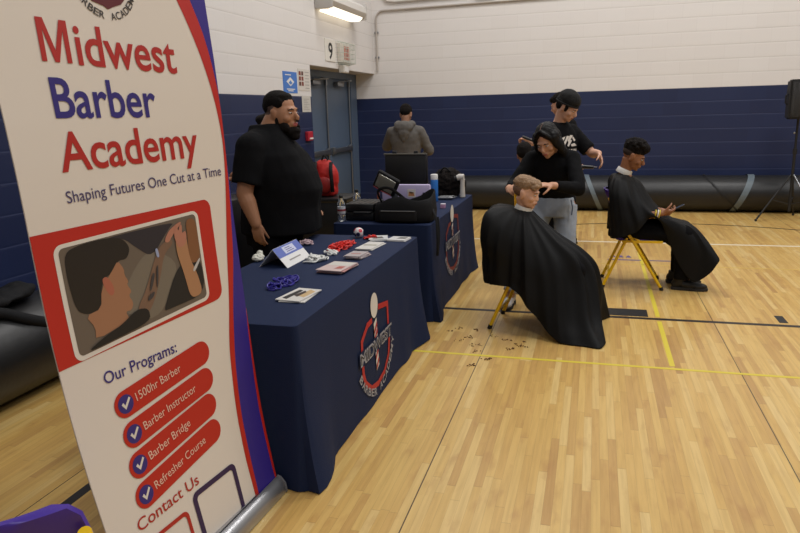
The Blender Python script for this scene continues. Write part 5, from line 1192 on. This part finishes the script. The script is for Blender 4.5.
remeshed('jacket_body', bm, M_bag, t, .012, 3, (.02, 9)); bm = B(); tube(bm, spline([(-3.22, 2.75, .60), (-3.18, 2.9, .56), (-3.12, 3.0, .50), (-3.09, 3.12, .44)], 6), [.035]*18+[.03], 10); link('jacket_sleeve', bm, M_bag, t)

# ------------------------------------------------------------------ loudspeaker on its stand
SX, SY = 2.60, 10.30
t = thing('speaker_stand', 'black tripod stand carrying the loudspeaker at the right edge', 'speaker stand', (SX, SY, 0))
bm = B(); cone(bm, (SX, SY, .12), (SX, SY, .95), .019, n=12); cone(bm, (SX, SY, .93), (SX, SY, 1.36), .015, n=12); link('stand_pole', bm, M_dark, t)
bm = B(); cone(bm, (SX, SY, .90), (SX, SY, .97), .026, n=14); link('pole_collar', bm, M_dark, t)
bm = B(); ell(bm, (SX-.03, SY-.01, 1.18), .014); link('lock_knob', bm, M_steel, t)
for k, a in enumerate((-2.8, -.9, 1.2)):
    d = V((math.cos(a), math.sin(a), 0)); c = V((SX, SY, 0)); m = M_steel if k == 1 else M_dark
    bm = B(); cone(bm, c+d*.02+V((0, 0, .62)), c+d*.46+V((0, 0, .02)), .012, n=10); lg = link('tripod_leg', bm, m, t)
    bm = B(); ell(bm, c+d*.46+V((0, 0, .018)), .018); link('rubber_foot', bm, M_dark, lg)
    bm = B(); cone(bm, c+d*.02+V((0, 0, .22)), c+d*.26+V((0, 0, .29)), .007, n=8); link('tripod_brace', bm, M_dark, t)
t = thing('loudspeaker', 'black loudspeaker cabinet on the tripod stand at the right edge', 'loudspeaker', (SX, SY, 1.36))
bm = B(); loft(bm, [[V((SX+x, SY+y, z)) for x, y in ((-.17, -.18), (.17, -.18), (.13, .16), (-.13, .16))] for z in (1.362, 1.87)]); bmesh.ops.bevel(bm, geom=bm.edges[:], offset=.02, segments=2, affect='EDGES'); link('cabinet', bm, mat('speaker_black', (18, 18, 19), .6), t)
bm = B(); box(bm, (SX, SY-.184, 1.615), (.29, .012, .44), bev=.004); link('grille', bm, mat('speaker_grille', (26, 26, 27), .5, bump=.8, bscale=400), t)
bm = B(); tube(bm, [(SX-.155, SY-.03, 1.55), (SX-.18, SY-.03, 1.57), (SX-.18, SY-.03, 1.67), (SX-.155, SY-.03, 1.69)], .01, 8); link('side_handle', bm, M_dark, t)

# cut hair on the floor round the boy's chair
bm = B(); rc = random.Random(3)
spots = [(-.88, 4.52), (-.83, 4.60), (-.75, 4.45), (-.72, 4.33), (-.98, 4.70), (-.65, 4.66), (-.55, 4.60), (-.46, 4.52), (-.40, 4.57), (-.42, 4.48), (-.62, 4.19), (-.70, 4.06), (-.92, 4.80), (-.5, 4.42), (-.80, 4.78)]
for sx, sy in spots:
    for i in range(rc.randint(4, 12)):
        a = rc.uniform(0, PI); p = V((sx+rc.gauss(0, .018), sy+rc.gauss(0, .014), .003)); L_ = rc.uniform(.003, .010)
        ell(bm, p, (L_, L_*.45, .003), Matrix.Translation(p) @ Matrix.Rotation(a, 4, 'Z') @ Matrix.Translation(-p), 8, 5)
tag(link('hair_clippings', bm, mat('cut_hair', (92, 58, 34), .9)), 'scattered brown hair clippings on the floor around the caped boy\'s chair', 'hair clippings', kind='stuff')
